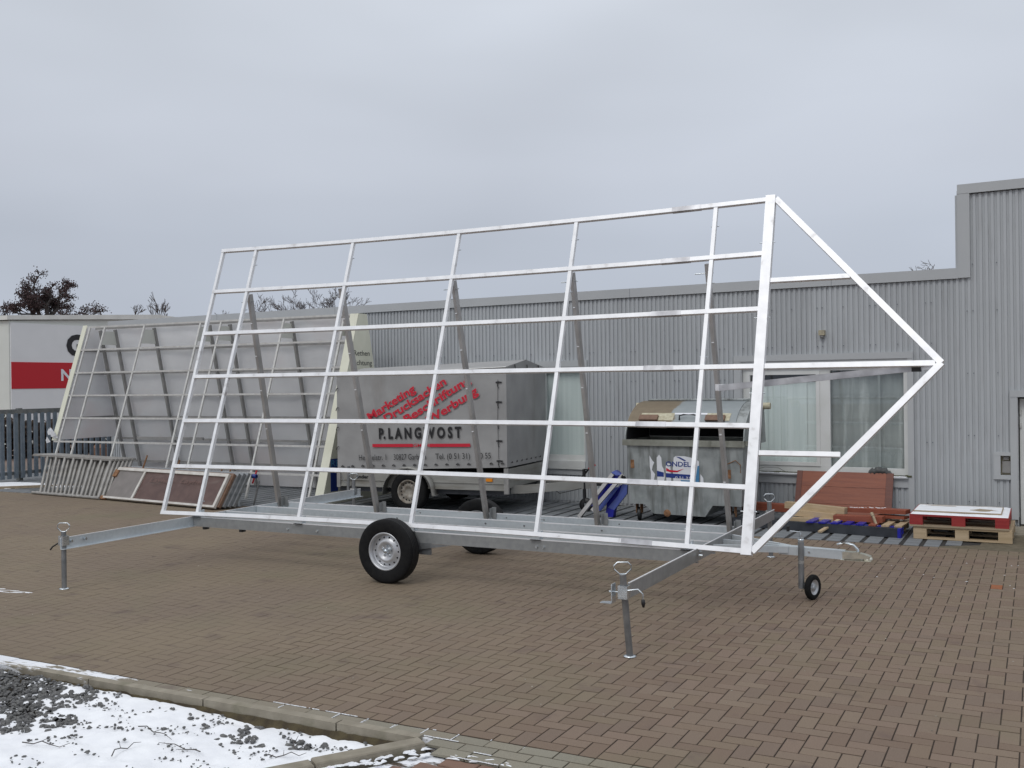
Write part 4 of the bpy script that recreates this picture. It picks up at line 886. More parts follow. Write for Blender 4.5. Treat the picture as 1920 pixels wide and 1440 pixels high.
# jacks
def jack(x, y, ztop, beamside, lean=(0, 0), name_handle=True):
    f = Vector((x + lean[0], y + lean[1], 0)); t = Vector((x, y, ztop))
    mb = MB(); mb.tube([f + Vector((0, 0, .008)), t], .0235, 14); j = mb.build('jack', 'galv_dark', tr_)
    mb = MB(); mb.lathe(f, (0, 0, 1), [(0, .0), (.045, .0), (.045, .008), (.026, .012)], 16); mb.build('foot_plate', 'zinc', j)
    mb = MB(); d = Vector((.887, .46, 0)); c = t + Vector((0, 0, .045)); P = [c + d * q_[0] + UZ * q_[1] for q_ in ((0, -.046), (-.022, -.045), (-.058, -.012), (-.058, .014), (-.036, .036), (.036, .036), (.058, .014), (.058, -.012), (.022, -.045), (0, -.046))]; mb.tube(P, .0055, 6); mb.build('handle_ring', 'zinc', j)
    mb = MB(); zc = .465; cc = f.lerp(t, zc / ztop)
    mb.box((cc.x - .034, cc.y - .034, zc - .05), (cc.x + .034, cc.y - .028, zc + .04)); mb.box((cc.x - .034, cc.y + .028, zc - .05), (cc.x + .034, cc.y + .034, zc + .04)); mb.box((cc.x + .028, cc.y - .028, zc - .05), (cc.x + .034, cc.y + .028, zc + .04)); mb.box((cc.x - .034, cc.y - .028, zc - .05), (cc.x - .028, cc.y + .028, zc + .04)); mb.build('clamp', 'zinc', j)
    return j, cc
j, cc = jack(-6.60 - .0, 1.40, .545, 1)
mb = MB(); mb.tube([cc + Vector((-.03, -.02, -.02)), cc + Vector((-.08, -.06, -.06)), cc + Vector((-.10, -.07, -.09))], .008, 6); mb.build('clamp_lever', 'black', j)
j, cc = jack(-.930, 1.350, .585, -1, (.012, .085))
mb = MB(); mb.tube([cc + Vector((.03, -.02, .01)), cc + Vector((.10, .0, .02)), cc + Vector((.13, .01, -.01)), cc + Vector((.13, .01, -.05))], .006, 6); mb.build('clamp_lever', 'zinc', j)
mb = MB(); mb.lathe(cc + Vector((.132, .01, -.045)), (.05, 0, -1), [(0, 0), (.012, .005), (.014, .03), (.008, .055), (0, .058)], 10); mb.build('lever_grip', 'black', j)
mb = MB(); mb.box(cc + Vector((-.085, -.03, -.085)), cc + Vector((-.078, .04, .045))); mb.prism([cc + Vector((-.085, -.03, -.09)), cc + Vector((-.085, .045, -.09)), cc + Vector((-.17, .02, -.09)), cc + Vector((-.17, -.03, -.09))], (0, 0, .005)); mb.tube([cc + Vector((-.11, 0, -.01)), cc + Vector((-.03, 0, -.01))], .006, 6); mb.build('clamp_bracket', 'zinc', j)
jack(-6.62, 6.0, .62, 1); jack(-.955, 5.70, .60, -1, (.0, .05))
# draw bar
for (y0) in (3.48, 3.80, 4.10):
    mb = MB(); mb.sweep([(-.925, y0, .447), (-.34, 3.80 + (y0 - 3.8) * .13, .425)], .026 if y0 == 3.8 else .03, .055); mb.build('drawbar_brace', 'galv', tr_)
mb = MB(); mb.sweep([(-.42, 3.80, .418), (.13, 3.80, .405)], .075, .075); db = mb.build('drawbar', 'galv', tr_)
mb = MB(); mb.sweep([(-.41, 3.80, .416), (-.12, 3.80, .410)], .084, .070); mb.build('clamp_plate', 'galv', db)
for x in (-.36, -.16):
    mb = MB(); mb.tube([(x, 3.752, .412), (x, 3.764, .412)], .010, 8); mb.build('bolt', 'zinc', db)
mb = MB(); mb.sweep([(.115, 3.80, .405), (.20, 3.80, .404), (.25, 3.80, .41)], .082, .060); mb.box((.10, 3.748, .365), (.345, 3.852, .370)); mb.sweep([(.25, 3.80, .408), (.30, 3.80, .398), (.335, 3.80, .385)], .080, .040); mb.lathe((.315, 3.80, .385), (0, 0, 1), [(.040, -.018), (.042, -.002), (.034, .012), (.015, .018), (0, .018)], 16); cp = mb.build('coupling', 'coupler', tr_)
mb = MB(); mb.tube([(.235, 3.80, .42), (.235, 3.80, .455), (.20, 3.80, .49), (.15, 3.80, .505), (.10, 3.80, .503), (.065, 3.80, .488)], [.012, .012, .011, .010, .010, .008], 8); mb.build('coupling_handle', 'zinc', cp)
# jockey wheel
jx, jy = -.225, 3.745
mb = MB(); mb.tube([(jx, jy, .10), (jx, jy, .50)], .0255, 14); jk = mb.build('jockey_wheel', 'galv_dark', tr_)
mb = MB(); mb.tube([(jx, jy, .46), (jx, jy, .535)], .022, 12); mb.tube([(jx, jy, .535), (jx, jy, .565)], .012, 10); mb.lathe((jx, jy, .515), (0, 0, 1), [(.028, 0), (.028, .01), (.02, .012)], 12); mb.build('inner_tube', 'zinc', jk)
mb = MB(); mb.tube([(jx, jy, .56), (jx - .01, jy, .585), (jx - .09, jy - .03, .592), (jx - .10, jy - .035, .592)], .005, 6); mb.build('crank', 'zinc', jk)
mb = MB(); mb.tube([(jx - .10, jy - .035, .59), (jx - .10, jy - .035, .635)], .014, 10); mb.build('crank_knob', 'black', jk)
mb = MB(); mb.lathe((jx, jy, .315), (0, 0, 1), [(.0262, 0), (.0262, .025)], 14); mb.build('label_ring', 'zinc', jk)
wa = Vector((.94, -.33, 0)).normalized(); wc = Vector((jx + .085, jy + .05, .108))
mb = MB(); mb.lathe(wc, wa, [(.066, -.020), (.096, -.024), (.108, -.012), (.108, .012), (.096, .024), (.066, .020)], 28); mb.build('tyre', 'rubber', jk)
mb = MB(); mb.lathe(wc, wa, [(.068, .018), (.062, .018), (.055, .006), (.030, .004), (.022, .022), (0, .024)], 24); mb.lathe(wc, wa, [(.068, -.018), (.05, -.006), (0, -.01)], 24); mb.build('wheel_rim', 'rim', jk)
for s_ in (-1, 1):
    mb = MB(); c0 = Vector((jx, jy, .14)) + wa * .028 * s_; mb.sweep([c0, wc + wa * .032 * s_], .035, .004, wa); mb.build('fork', 'galv_dark', jk)

# ================================================================== REAR BILLBOARD TRAILER
bt = empty('billboard_stand', (-11.6, 8.4, 0), 0, 'older triangular billboard stand with cream ends and a white sheet inside its lattice', 'billboard')
def BF(x, z, off=0.0):    # front plane
    s = (x + 14.75) / 6.35; y = 7.39 + .19 * s + (1.035) * z / 3.07; return Vector((x, y - off, z))
def BB(x, z, off=0.0):    # rear plane
    s = (x + 14.75) / 6.35; y = 9.36 + .14 * s - (.66) * z / 3.07; return Vector((x, y - off, z))
bxs = [-14.62, -14.22, -13.2, -11.83, -11.35, -9.95, -8.69]
for z in (3.07, 2.63, 2.19, 1.76, 1.34, .91, .46):
    mb = MB(); mb.sweep([BF(-14.75, z), BF(-8.5, z)], .032, .032); mb.build('rail', 'oldwhite', bt)
    mb = MB(); mb.sweep([BB(-14.75, z - .015, .03), BB(-8.45, z - .015, .03)], .03, .036); mb.build('rear_rail', 'oldgrey', bt)
for x in bxs:
    mb = MB(); mb.sweep([BF(x, .05, -.004), BF(x, 3.06, -.004)], .034, .03, (0, 1, 0)); mb.build('upright', 'oldwhite', bt)
    mb = MB(); mb.sweep([BB(x + .0, 0.05, .05), BB(x, 3.02, .05)], .045, .055, (0, 1, 0)); mb.build('rear_leg', 'oldgrey', bt)
    if x > -14.5:
        mb = MB(); mb.prism([BF(x, 2.98, -.03), BB(x, 2.98, .05), BB(x, 2.72, .05), BF(x + .0, 2.72, -.03)], (.006, 0, 0)); mb.build('gusset', 'cream_in', bt)
mb = MB(); V = []; nx_, nz_ = 60, 14
for j in range(nz_ + 1):
    for i in range(nx_ + 1):
        x = -14.78 + 6.36 * i / nx_; z = .04 + 3.02 * j / nz_; V.append(BB(x, z, -.03 + .018 * math.sin(x * 5 + z * 2) * math.sin(z * 3.1) + .022 * nval(x + z * .8, z * .4, 2.2) + .012 * nval(x * .6 - z, z, 4.0)))
mb.add(V, [(j * (nx_ + 1) + i, j * (nx_ + 1) + i + 1, (j + 1) * (nx_ + 1) + i + 1, (j + 1) * (nx_ + 1) + i) for j in range(nz_) for i in range(nx_)], smooth=True); mb.build('banner_sheet', 'sheet', bt)
X_ = -8.42
mb = MB(); mb.prism([(X_, 7.575, 0.0), (X_, 9.50, 0), (X_, 8.835, 3.085), (X_, 8.615, 3.085)], (.02, 0, 0)); ep = mb.build('end_panel', 'cream', bt)
mb = MB(); mb.prism([BF(-8.56, .0, .022), BF(-8.40, .0, .022), BF(-8.40, 3.085, .022), BF(-8.56, 3.085, .022)], (0, .012, .0)); mb.build('edge_strip', 'cream', bt)
mb = MB(); mb.prism([BF(-14.80, .93, .022), BF(-14.69, .93, .022), BF(-14.69, 3.11, .022), BF(-14.80, 3.11, .022)], (0, .012, 0)); mb.build('edge_strip', 'cream', bt)
mb = MB(); mb.prism([BF(-14.80, .93), BB(-14.80, .93, -.05), BB(-14.80, 3.09, -.05), BF(-14.80, 3.09)], (.02, 0, 0)); mb.build('end_panel', 'sheet', bt)
for z in (2.62, 2.18, 1.75, 1.33):
    mb = MB(); mb.sweep([BF(-14.765, z), BB(-14.765, z)], .02, .035); mb.build('end_rib', 'oldgrey', bt)
mb = MB(); q = BF(-14.80, .93, .04)
for k in range(7):
    a = q + Vector((rs.uniform(-.12, .16), rs.uniform(-.03, .03), rs.uniform(-.07, .12))); mb.add([a, a + Vector((.11, 0, .03)), a + Vector((.05, -.03, .13)), a + Vector((-.05, .02, .06))], [(0, 1, 2), (0, 2, 3), (0, 3, 1), (1, 3, 2)])
mb.build('torn_wrap', 'snow', bt)
text('lettering', 'Rethen', 'grey_print', ep, (X_ + .022, 8.455, 2.385), (0, 1, 0), (0, 0, 1), .085, .44)
text('lettering', 'Richtung', 'grey_print', ep, (X_ + .022, 8.40, 2.225), (0, 1, 0), (0, 0, 1), .085, .56)
text('lettering', 'alle', 'grey_print', ep, (X_ + .022, 8.50, 2.045), (0, 1, 0), (0, 0, 1), .085, .30)
mb = MB(); mb.box((X_ + .020, 7.80, .20), (X_ + .023, 7.985, .72)); mb.build('blue_panel', 'blue_print', ep)
text('lettering', 'RE', 'lblue_print', ep, (X_ + .026, 7.81, .60), (0, 1, 0), (0, 0, 1), .10, .20, bold=.02)
mb = MB(); mb.prism([(X_ + .021, 8.00, .55), (X_ + .021, 8.07, .55), (X_ + .021, 8.15, .22), (X_ + .021, 8.05, .22)], (.003, 0, 0)); mb.build('red_stroke', 'red_print', ep)
mb = MB(); mb.sweep([(-12.9, 8.0, .98), (-11.6, 8.3, .97)], .05, .05); mb.build('loose_tube', 'oldgrey', bt)

# ================================================================== COVERED BOX TRAILER
ay = math.radians(5.06); TO = Vector((-7.99, 7.45, 0)); TD = Vector((math.cos(ay), math.sin(ay), 0)); TI = Vector((-math.sin(ay), math.cos(ay), 0)); TOUT = -TI
bx = empty('covered_trailer', TO + TD * 1.4 + TI * .8, ay, 'grey tarpaulin covered box trailer printed with red and black company lettering', 'trailer')
TL, TWd = 2.835, 1.60
def TP(u, o, z): return TO + TD * u + TI * o + UZ * z
def zb(u): return .585 + (.685 - .585) * u / TL
def zt(u): return 2.045 + (2.130 - 2.045) * u / TL
mb = MB(); NU, NZ = 36, 16
def bulge(u, z): return -.012 * math.sin(PI * min(1, max(0, (u) / TL))) * math.sin(PI * min(1, max(0, (z - .6) / 1.5))) 
V = []
for j in range(NZ + 1):
    for i in range(NU + 1):
        u = TL * i / NU; z = zb(u) + (zt(u) - zb(u)) * j / NZ; e = .006 * nval(u * 1.0, z + 4, 3.0) * (1 if 0 < i < NU else 0); V.append(TP(u, bulge(u, z) + e, z))
mb.add(V, [(j * (NU + 1) + i, j * (NU + 1) + i + 1, (j + 1) * (NU + 1) + i + 1, (j + 1) * (NU + 1) + i) for j in range(NZ) for i in range(NU)], smooth=True)
R0, R1 = .78, .115
mb.add([TP(0, 0, zt(0)), TP(TL, 0, zt(TL)), TP(TL, R0, zt(TL) + R1), TP(0, R0, zt(0) + R1), TP(TL, TWd, zt(TL)), TP(0, TWd, zt(0))], [(0, 1, 2, 3), (3, 2, 4, 5)])
V = []; NV = 20
for j in range(11):
    for i in range(NV + 1):
        o_ = TWd * i / NV; top = zt(TL) + R1 * (1 - abs(o_ - R0) / (R0 if o_ < R0 else TWd - R0)); z = zb(TL) + (top - zb(TL)) * j / 10; V.append(TP(TL + (.010 * math.sin(o_ * 14) * math.sin(PI * j / 10) if 0 < i < NV else 0), o_, z))
mb.add(V, [(j * (NV + 1) + i, j * (NV + 1) + i + 1, (j + 1) * (NV + 1) + i + 1, (j + 1) * (NV + 1) + i) for j in range(10) for i in range(NV)], smooth=True)
mb.add([TP(0, 0, zb(0)), TP(0, 0, zt(0)), TP(0, R0, zt(0) + R1), TP(0, TWd, zt(0)), TP(0, TWd, zb(0))], [(0, 1, 2, 3, 4)])
mb.add([TP(0, TWd, zb(0)), TP(TL, TWd, zb(TL)), TP(TL, TWd, zt(TL)), TP(0, TWd, zt(0))], [(0, 1, 2, 3)])
tp = mb.build('tarpaulin', 'tarp', bx)
mb = MB()
for i in range(30): u = TL * i / 30; v = TL * (i + 1) / 30; mb.add([TP(u, -.016, zt(u) - .004), TP(v, -.016, zt(v) - .004), TP(v, .0, zt(v) + .006), TP(u, .0, zt(u) + .006)], [(0, 1, 2, 3)])
mb.build('roof_piping', 'oldwhite', tp)
# drop sides and chassis
mb = MB(); mb.fbox(TO, TD, TI, UZ, (.03, .012, .345), (TL - .02, .05, .60)); mb.build('drop_side', 'sideboard', bx)
mb = MB(); mb.fbox(TO, TD, TI, UZ, (.03, -.002, .44), (TL - .02, .012, .452)); mb.fbox(TO, TD, TI, UZ, (.03, -.004, .345), (TL - .02, .012, .365)); mb.build('side_rib', 'sideboard', bx)
mb = MB(); mb.fbox(TO, TD, TI, UZ, (TL - .05, .05, .38), (TL + .0, TWd - .05, .66)); mb.build('front_board', 'sideboard', bx)
mb = MB(); mb.fbox(TO, TD, TI, UZ, (TL - .05, -.012, .30), (TL + .02, .03, .67)); mb.build('corner_post', 'oldgrey', bx); mb = MB(); mb.fbox(TO, TD, TI, UZ, (-.01, -.012, .33), (.05, .03, .61)); mb.build('corner_post', 'oldgrey', bx)
mb = MB(); mb.fbox(TO, TD, TI, UZ, (.03, .05, .33), (TL - .05, TWd - .03, .60)); mb.fbox(TO, TD, TI, UZ, (.0, .06, .27), (TL, .12, .345)); mb.fbox(TO, TD, TI, UZ, (.0, TWd - .12, .27), (TL, TWd - .06, .345)); mb.build('chassis', 'steel_dark', bx)
mb = MB(); mb.fbox(TO, TD, TI, UZ, (2.50, -.008, .475), (2.60, .012, .52)); mb.build('side_reflector', 'amber', bx)
for (yy) in (0, 1):
    o_ = -.02 if yy == 0 else TWd + .02; C = TP(1.27, o_, .30); 
    rt = MB(); ax = TOUT if yy == 0 else TI; h = .085; R = .295; rr = .175
    rt.lathe(C, ax, [(rr, -h * .8), (rr * 1.1, -h), (R * .9, -h), (R, -h * .7), (R, h * .7), (R * .9, h), (rr * 1.1, h), (rr, h * .8)], 36); wo = rt.build('wheel', 'rubber', bx)
    r = MB(); r.lathe(C, ax, [(rr * 1.02, h * .84), (rr * .97, h * .9), (rr * .9, h * .8), (rr * .86, h * .3), (rr * .62, h * .5), (rr * .40, h * .55), (rr * .3, h * .3), (0, h * .3)], 36); r.build('rim', 'rim_old', wo)
    for k in range(16):
        a = 2 * PI * k / 16; q = C + (TD * math.cos(a) + UZ * math.sin(a)) * rr * .74 + ax * (h * .43); hh = MB(); hh.lathe(q, ax, [(rr * .07, 0), (rr * .07, .004), (0, .0042)], 7); hh.build('hole', 'dark', wo)
    fd = MB(); V = []
    for k in range(19):
        a = math.radians(-8 + 196 * k / 18); rad = .365 if 0 < k < 18 else .38
        p = C + (TD * math.cos(a) * 1.12 + UZ * math.sin(a) * .98) * rad; V += [p + ax * .115, p + ax * -.095, p + ax * -.095 + UZ * .012, p + ax * .115 + UZ * .012, p + ax * .115 - UZ * .02]
    F = []
    for k in range(18):
        for j_ in range(4): F.append((5 * k + j_, 5 * k + 5 + j_, 5 * k + 6 + j_, 5 * k + 1 + j_))
        F.append((5 * k + 4, 5 * k + 9, 5 * k + 5, 5 * k))
    fd.add(V, F, smooth=True); fd.build('mudguard', 'sideboard', bx)
# straps and eyelets
for z in (1.907, 1.623, 1.324, 1.063, .775):
    mb = MB(); mb.sweep([TP(2.675, -.012, z), TP(2.71, -.018, z + .006), TP(2.77, -.014, z)], .004, .02); mb.tube([TP(2.715, -.02, z), TP(2.705, -.022, z - .04), TP(2.72, -.02, z - .085)], .006, 5); mb.build('strap', 'black', tp)
for z in (1.80, 1.50, 1.2, .9):
    mb = MB(); mb.tube([TP(.04, -.02, z + .05), TP(.015, -.03, z + .045), TP(.0, -.03, z)], .007, 5); mb.build('strap', 'black', tp)
mb = MB(); mb.tube([TP(2.71, -.014, 1.95), TP(2.70, -.014, 1.3), TP(2.71, -.014, .8)], .003, 4); mb.build('seam', 'grey_print', tp)
for k in range(16):
    u = .10 + k * .178; z = zb(u) + .055; mb = MB(); mb.tube([TP(u - .022, -.014, z), TP(u, -.024, z + .018), TP(u + .022, -.014, z)], .010, 5); mb.build('eyelet', 'grey_print', tp)
for k in range(8):
    o_ = .15 + k * .19; mb = MB(); mb.tube([TP(TL + .015, o_ - .015, zb(TL) + .06), TP(TL + .022, o_, zb(TL) + .075), TP(TL + .015, o_ + .015, zb(TL) + .06)], .008, 5); mb.build('eyelet', 'grey_print', tp)
for o_ in (.30, .78, 1.25):
    mb = MB(); mb.tube([TP(TL + .015, o_, 2.17), TP(TL + .02, o_ + .01, 2.08)], .007, 5); mb.build('strap', 'black', tp)
# lettering
TX = dict(xd=TD, up=UZ)
def T2(u, z): return TP(u, -.026, z)
rot = math.radians(29.5)
for body, u, z, ln in (('Marketing', .600, 1.350, .90), ('Drucksachen', .885, 1.325, 1.16), ('Beschriftung', 1.225, 1.315, 1.22), ('Werbung', 1.60, 1.300, .92)):
    text('lettering', body, 'pink_print', tp, T2(u, z), TD, UZ, .118, ln, bold=.048, rot=rot, off=0)
    text('lettering', body, 'red_print', tp, T2(u, z), TD, UZ, .118, ln, bold=.028, rot=rot, off=.003)
text('lettering', 'P. L A N G W O S T', 'black_print', tp, T2(.757, 1.082), TD, UZ, .150, 1.365, bold=.045, rot=math.radians(1.3), off=.002)
mb = MB(); a0, a1 = T2(.634, .975), T2(1.325, .985); mb.sweep([a0, a1], .002, .048); a0, a1 = T2(1.602, .989), T2(2.266, 1.0); mb.sweep([a0, a1], .002, .048); mb.build('red_bar', 'red_print', tp)
text('lettering', 'GMBH', 'red_print', tp, T2(1.335, .962), TD, UZ, .048, .255, bold=.02, rot=math.radians(1), off=.002)
ra = math.radians(1.6)
for body, u, u1 in (('Heinkelstr. 1', .398, .872), ('30827 Garbsen', 1.0, 1.545), ('Tel. (0 51 31)', 1.70, 2.262), ('60 55', 2.372, 2.592)):
    text('lettering', body, 'black_print', tp, T2(u, .735 + u * .030), TD, UZ, .084, u1 - u, rot=ra, off=.002)
text('lettering', 'ander', 'black_print', bx, TP(.33, .006, .472), TD, UZ, .05, .21, bold=.03, off=.002)
# drawbar, parking brake, jockey wheel
D0 = TP(TL - .1, .8, .36)
mb = MB(); mb.sweep([TP(TL - .05, .25, .345), TP(TL + .12, .30, .345), TP(3.85, .78, .40)], .055, .12); mb.sweep([TP(TL - .05, 1.35, .345), TP(TL + .12, 1.30, .345), TP(3.85, .82, .40)], .055, .12); mb.build('drawbar', 'sideboard', bx)
mb = MB(); mb.sweep([TP(3.80, .8, .42), TP(4.12, .8, .43)], .08, .10); mb.lathe(TP(4.12, .8, .42), TD, [(.05, 0), (.045, .06), (0, .08)], 10); mb.build('coupling', 'black', bx)
mb = MB(); mb.tube([TP(3.65, .8, .44), TP(3.80, .8, .62)], .015, 6); mb.build('brake_lever', 'black', bx)
mb = MB(); mb.tube([TP(3.80, .8, .62), TP(3.90, .8, .68)], .017, 6); mb.build('brake_grip', 'strap_red', bx)
mb = MB(); mb.tube([TP(3.75, .72, .62), TP(3.76, .72, .12)], .025, 8); mb.tube([TP(3.75, .72, .62), TP(3.85, .66, .62)], .008, 6); mb.lathe(TP(3.78, .72, .10), TI, [(.04, -.02), (.10, -.02), (.10, .02), (.04, .02)], 18); mb.build('jockey_wheel', 'black', bx)
mb = MB(); mb.tube([TP(3.2, .6, .40), TP(3.45, .5, .28), TP(3.75, .6, .35)], .006, 5); mb.build('cable', 'cable', bx)
mb = MB(); mb.tube([TP(.22, -.07, .18), TP(.24, -.07, .66)], .022, 8); mb.tube([TP(.12, -.08, .52), TP(.17, -.10, .42), TP(.22, -.08, .40)], .006, 5); mb.build('rear_support', 'galv_dark', bx)

# ================================================================== DUMPSTER
du = empty('dumpster', (-2.6, 8.28, 0), 0, 'old galvanised rubbish container with half open rounded lid behind the trailer', 'dumpster')
X0, X1, Y0, Y1 = -3.40, -1.76, 7.80, 8.77
t0, t1, b0, b1 = X0 + .015, X1 - .015, X0 + .06, X1 - .06
mb = MB()
def dx(x, z): k = (1.05 - z) / .95; return x + ((.05 * k) if x < -2.58 else (-.05 * k))
prof = [(X0 + .02, 1.05), (X0 + .02, .235), (X0 + .21, .235), (X0 + .33, .11), (X1 - .50, .10), (X1 - .40, .255), (X1 - .02, .255), (X1 - .02, 1.05)]
def dy(y, z): k = (1.05 - z) / .95; return y + (.05 * k if y < 8.2 else -.07 * k)
n = len(prof); V = [(dx(x, z), dy(Y0 + .01, z), z) for x, z in prof] + [(dx(x, z), dy(Y1 - .01, z), z) for x, z in prof]
F = [tuple(range(n)), tuple(range(2 * n - 1, n - 1, -1))] + [(i, i + n, i + 1 + n, i + 1) for i in range(n - 1)]
mb.add(V, F); body = mb.build('body', 'bin', du)
shell(29, 178, X0 + .016, X1 - .016, .478, .004).build('inner_shade', 'dark', du) if False else None
mb = MB(); mb.box((X0 + .05, Y0 + .07, .90), (X1 - .05, Y1 - .06, .92)); mb.build('inner_floor_shade', 'dark', body)  # near-black sheet: shade deep in the opening put into its colour
for k in range(4):
    mb = MB(); z = .42 + .16 * k; mb.sweep([(dx(X1 - .018, z), Y0 + .25, z), (dx(X1 - .018, z), Y1 - .15, z)], .014, .05); mb.build('side_rib', 'bin', body)
mb = MB(); mb.box((X0 - .03, Y0 - .025, 1.030), (X1 + .0, Y0 + .03, 1.110)); mb.box((X0 - .03, Y1 - .03, 1.045), (X1 + .03, Y1 + .025, 1.105)); mb.box((X0 - .03, Y0 + .03, 1.045), (X0 + .03, Y1 - .03, 1.105)); mb.box((X1 - .03, Y0 + .03, 1.045), (X1 + .03, Y1 - .03, 1.105)); mb.build('rim', 'bin_low', du)
CY, CZ, RL = 8.58, 1.10, .49
def AR(a, r_=.49):
    k = math.cos(a); d = r_ - .49
    return Vector((0, CY - k * ((.79 if k > 0 else .185) + d), CZ + (.505 + d) * math.sin(a)))
for xe, th_ in ((X0 - .0, .014), (X1 - .014, .014)):
    mb = MB(); P = [AR(a) + Vector((xe, 0, 0)) for a in [PI * k / 24 for k in range(25)]]; mb.prism(P, (th_, 0, 0)); mb.build('end_plate', 'bin', du)
def shell(a0, a1, xa, xb, r_, th_=.008, nseg=14):
    mb = MB(); V = []
    for k in range(nseg + 1):
        a = math.radians(a0 + (a1 - a0) * k / nseg)
        for rr_ in (r_, r_ - th_):
            for x in (xa, xb): V.append(AR(a, rr_) + Vector((x, 0, 0)))
    F = []
    for k in range(nseg):
        i = 4 * k; F += [(i, i + 1, i + 5, i + 4), (i + 2, i + 6, i + 7, i + 3), (i, i + 4, i + 6, i + 2), (i + 1, i + 3, i + 7, i + 5)]
    F += [(0, 2, 3, 1), (4 * nseg, 4 * nseg + 1, 4 * nseg + 3, 4 * nseg + 2)]
    mb.add(V, F, smooth=False); return mb
lid = shell(27, 100, X0 + .012, X1 - .13, RL + .012).build('lid', 'lid', du)
shell(27, 178, X1 - .128, X1 + .004, RL + .006).build('lid_end_band', 'bin', du)
shell(100.5, 178, X0, X1 - .13, RL + .002).build('back_hood', 'bin', du)
shell(29, 179, X0 + .018, X1 - .018, RL - .010).build('inner_shade', 'dark', du)  # added dark shells, here and on both ends, painting the bin's inner shade
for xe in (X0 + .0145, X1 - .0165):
    mb = MB(); mb.prism([AR(a, RL - .03) + Vector((xe, 0, 0)) for a in [PI * k / 24 for k in range(25)]], (.002, 0, 0)); mb.build('inner_shade', 'dark', du)
def LP(x, a, off=0): return AR(math.radians(a), RL + .012 + off) + Vector((x, 0, 0))
def lidpatch(x0, x1, a0, a1, off): 
    mb = MB(); V = []; F = []
    for k in range(5):
        a = a0 + (a1 - a0) * k / 4; V += [LP(x0, a, off), LP(x1, a, off), LP(x1, a, 0), LP(x0, a, 0)]
    for k in range(4):
        i = 4 * k
        for j_ in range(4): F.append((i + j_, i + (j_ + 1) % 4, i + 4 + (j_ + 1) % 4, i + 4 + j_))
    F += [(3, 2, 1, 0), (16, 17, 18, 19)]; mb.add(V, F); return mb
for (x0, x1) in ((-3.22, -2.75), (-2.30, -1.98)):
    lidpatch(x0, x1, 31, 44, .006).build('lid_plate', 'lidpad', lid)
    lidpatch(x0 + .0, x0 + .26, 30, 38, .045).build('lid_pad', 'padbrown', lid)
lidpatch(-2.75, -2.30, 41.5, 44.5, .005).build('lid_stripe', 'white_print', lid)
mb = MB(); mb.tube([LP(-2.66, 32, 0), LP(-2.655, 36, .05), LP(-2.60, 37, .06), LP(-2.46, 37, .06), LP(-2.405, 36, .05), LP(-2.40, 32, 0)], .010, 8); mb.build('lid_handle', 'black', lid)
mb = MB(); mb.tube([LP(X0 + .1, 84, .02), LP(X1 - .1, 84, .02)], .014, 8); mb.build('lid_bar', 'bin', lid)
for (xa, xb) in ((X0 - .03, X0 - .12), (X1 + .03, X1 + .15)):
    mb = MB(); mb.tube([(xa, 8.60, 1.545), (xb, 8.60, 1.545)], .045, 12); mb.build('lifting_pin', 'lidpad', du)
    mb = MB(); mb.prism([((xa + (.0 if xa < -2 else 0)), 8.50, 1.05), (xa, 8.74, 1.05), (xa, 8.66, 1.56), (xa, 8.58, 1.56)], (.02, 0, 0)); mb.build('pin_bracket', 'bin', du)
for (x, y) in ((X0 + .14, Y0 + .16), (X1 - .20, Y0 + .16), (X0 + .14, Y1 - .2), (X1 - .20, Y1 - .2)):
    mb = MB(); mb.lathe((x, y, .09), (1, .25, 0), [(.02, -.022), (.088, -.022), (.09, -.015), (.09, .015), (.088, .022), (.02, .022)], 20); wc_ = mb.build('castor', 'black', du)
    mb = MB(); mb.box((x - .035, y - .05, .10), (x - .028, y + .05, .25)); mb.box((x + .028, y - .05, .10), (x + .035, y + .05, .25)); mb.box((x - .05, y - .06, .25), (x + .05, y + .06, .26)); mb.build('castor_fork', 'rust', wc_)
for (x, r_) in ((-2.83, .05), (-2.53, .035)):
    mb = MB(); mb.lathe((x, Y0 + .055, .125), (0, -1, 0), [(r_, 0), (r_ * .8, .008), (0, .012)], 12); mb.build('drain_plug', 'rust', body)
mb = MB(); mb.tube([(X1 - .25, Y0 + .03, .80), (X1 - .12, Y0 + .0, .86), (X1 - .05, Y0 - .02, .80), (X1 - .05, Y0 - .02, .70)], .006, 6); mb.build('hook', 'rust', body)
for (x, z, w_, h_) in ((-3.33, .72, .05, .13), (-1.99, .62, .04, .14)):
    mb = MB(); mb.box((x, dy(Y0 + .01, z) - .006, z), (x + w_, dy(Y0 + .01, z) + .02, z + h_)); mb.build('scrape_mark', 'rust', body)
# torn sticker
def stick(poly, m, off):
    mb = MB(); V = []
    for (px, pyy) in poly:
        x = -3.41 + (px - 1168) / 138.5; z = 1.043 - (pyy - 833) / 137.8; V.append(Vector((x, dy(Y0 + .01, z) - off, z)))
    mb.prism(V, (0, .0015, 0)); return mb.build('torn_sticker', m, body)
stick([(1217, 853), (1222, 862), (1226, 866), (1223, 872), (1221, 880), (1227, 888), (1223, 904), (1218, 904), (1219, 885), (1217, 874)][::-1], 'white_print', .004)
stick([(1231, 857), (1236, 851), (1240, 857), (1241, 872), (1244, 878), (1246, 893), (1243, 905), (1231, 905)][::-1], 'white_print', .004)
stick([(1248, 873), (1252, 866), (1257, 868), (1258, 905), (1249, 905)][::-1], 'white_print', .004)
stick([(1262, 876), (1264, 856), (1268, 853), (1285, 853), (1300, 856), (1302, 905), (1262, 905)][::-1], 'white_print', .004)
stick([(1306, 858), (1312, 862), (1310, 905), (1305, 905)][::-1], 'white_print', .004)
stick([(1314, 885), (1319, 892), (1320, 906), (1313, 906)][::-1], 'white_print', .004)
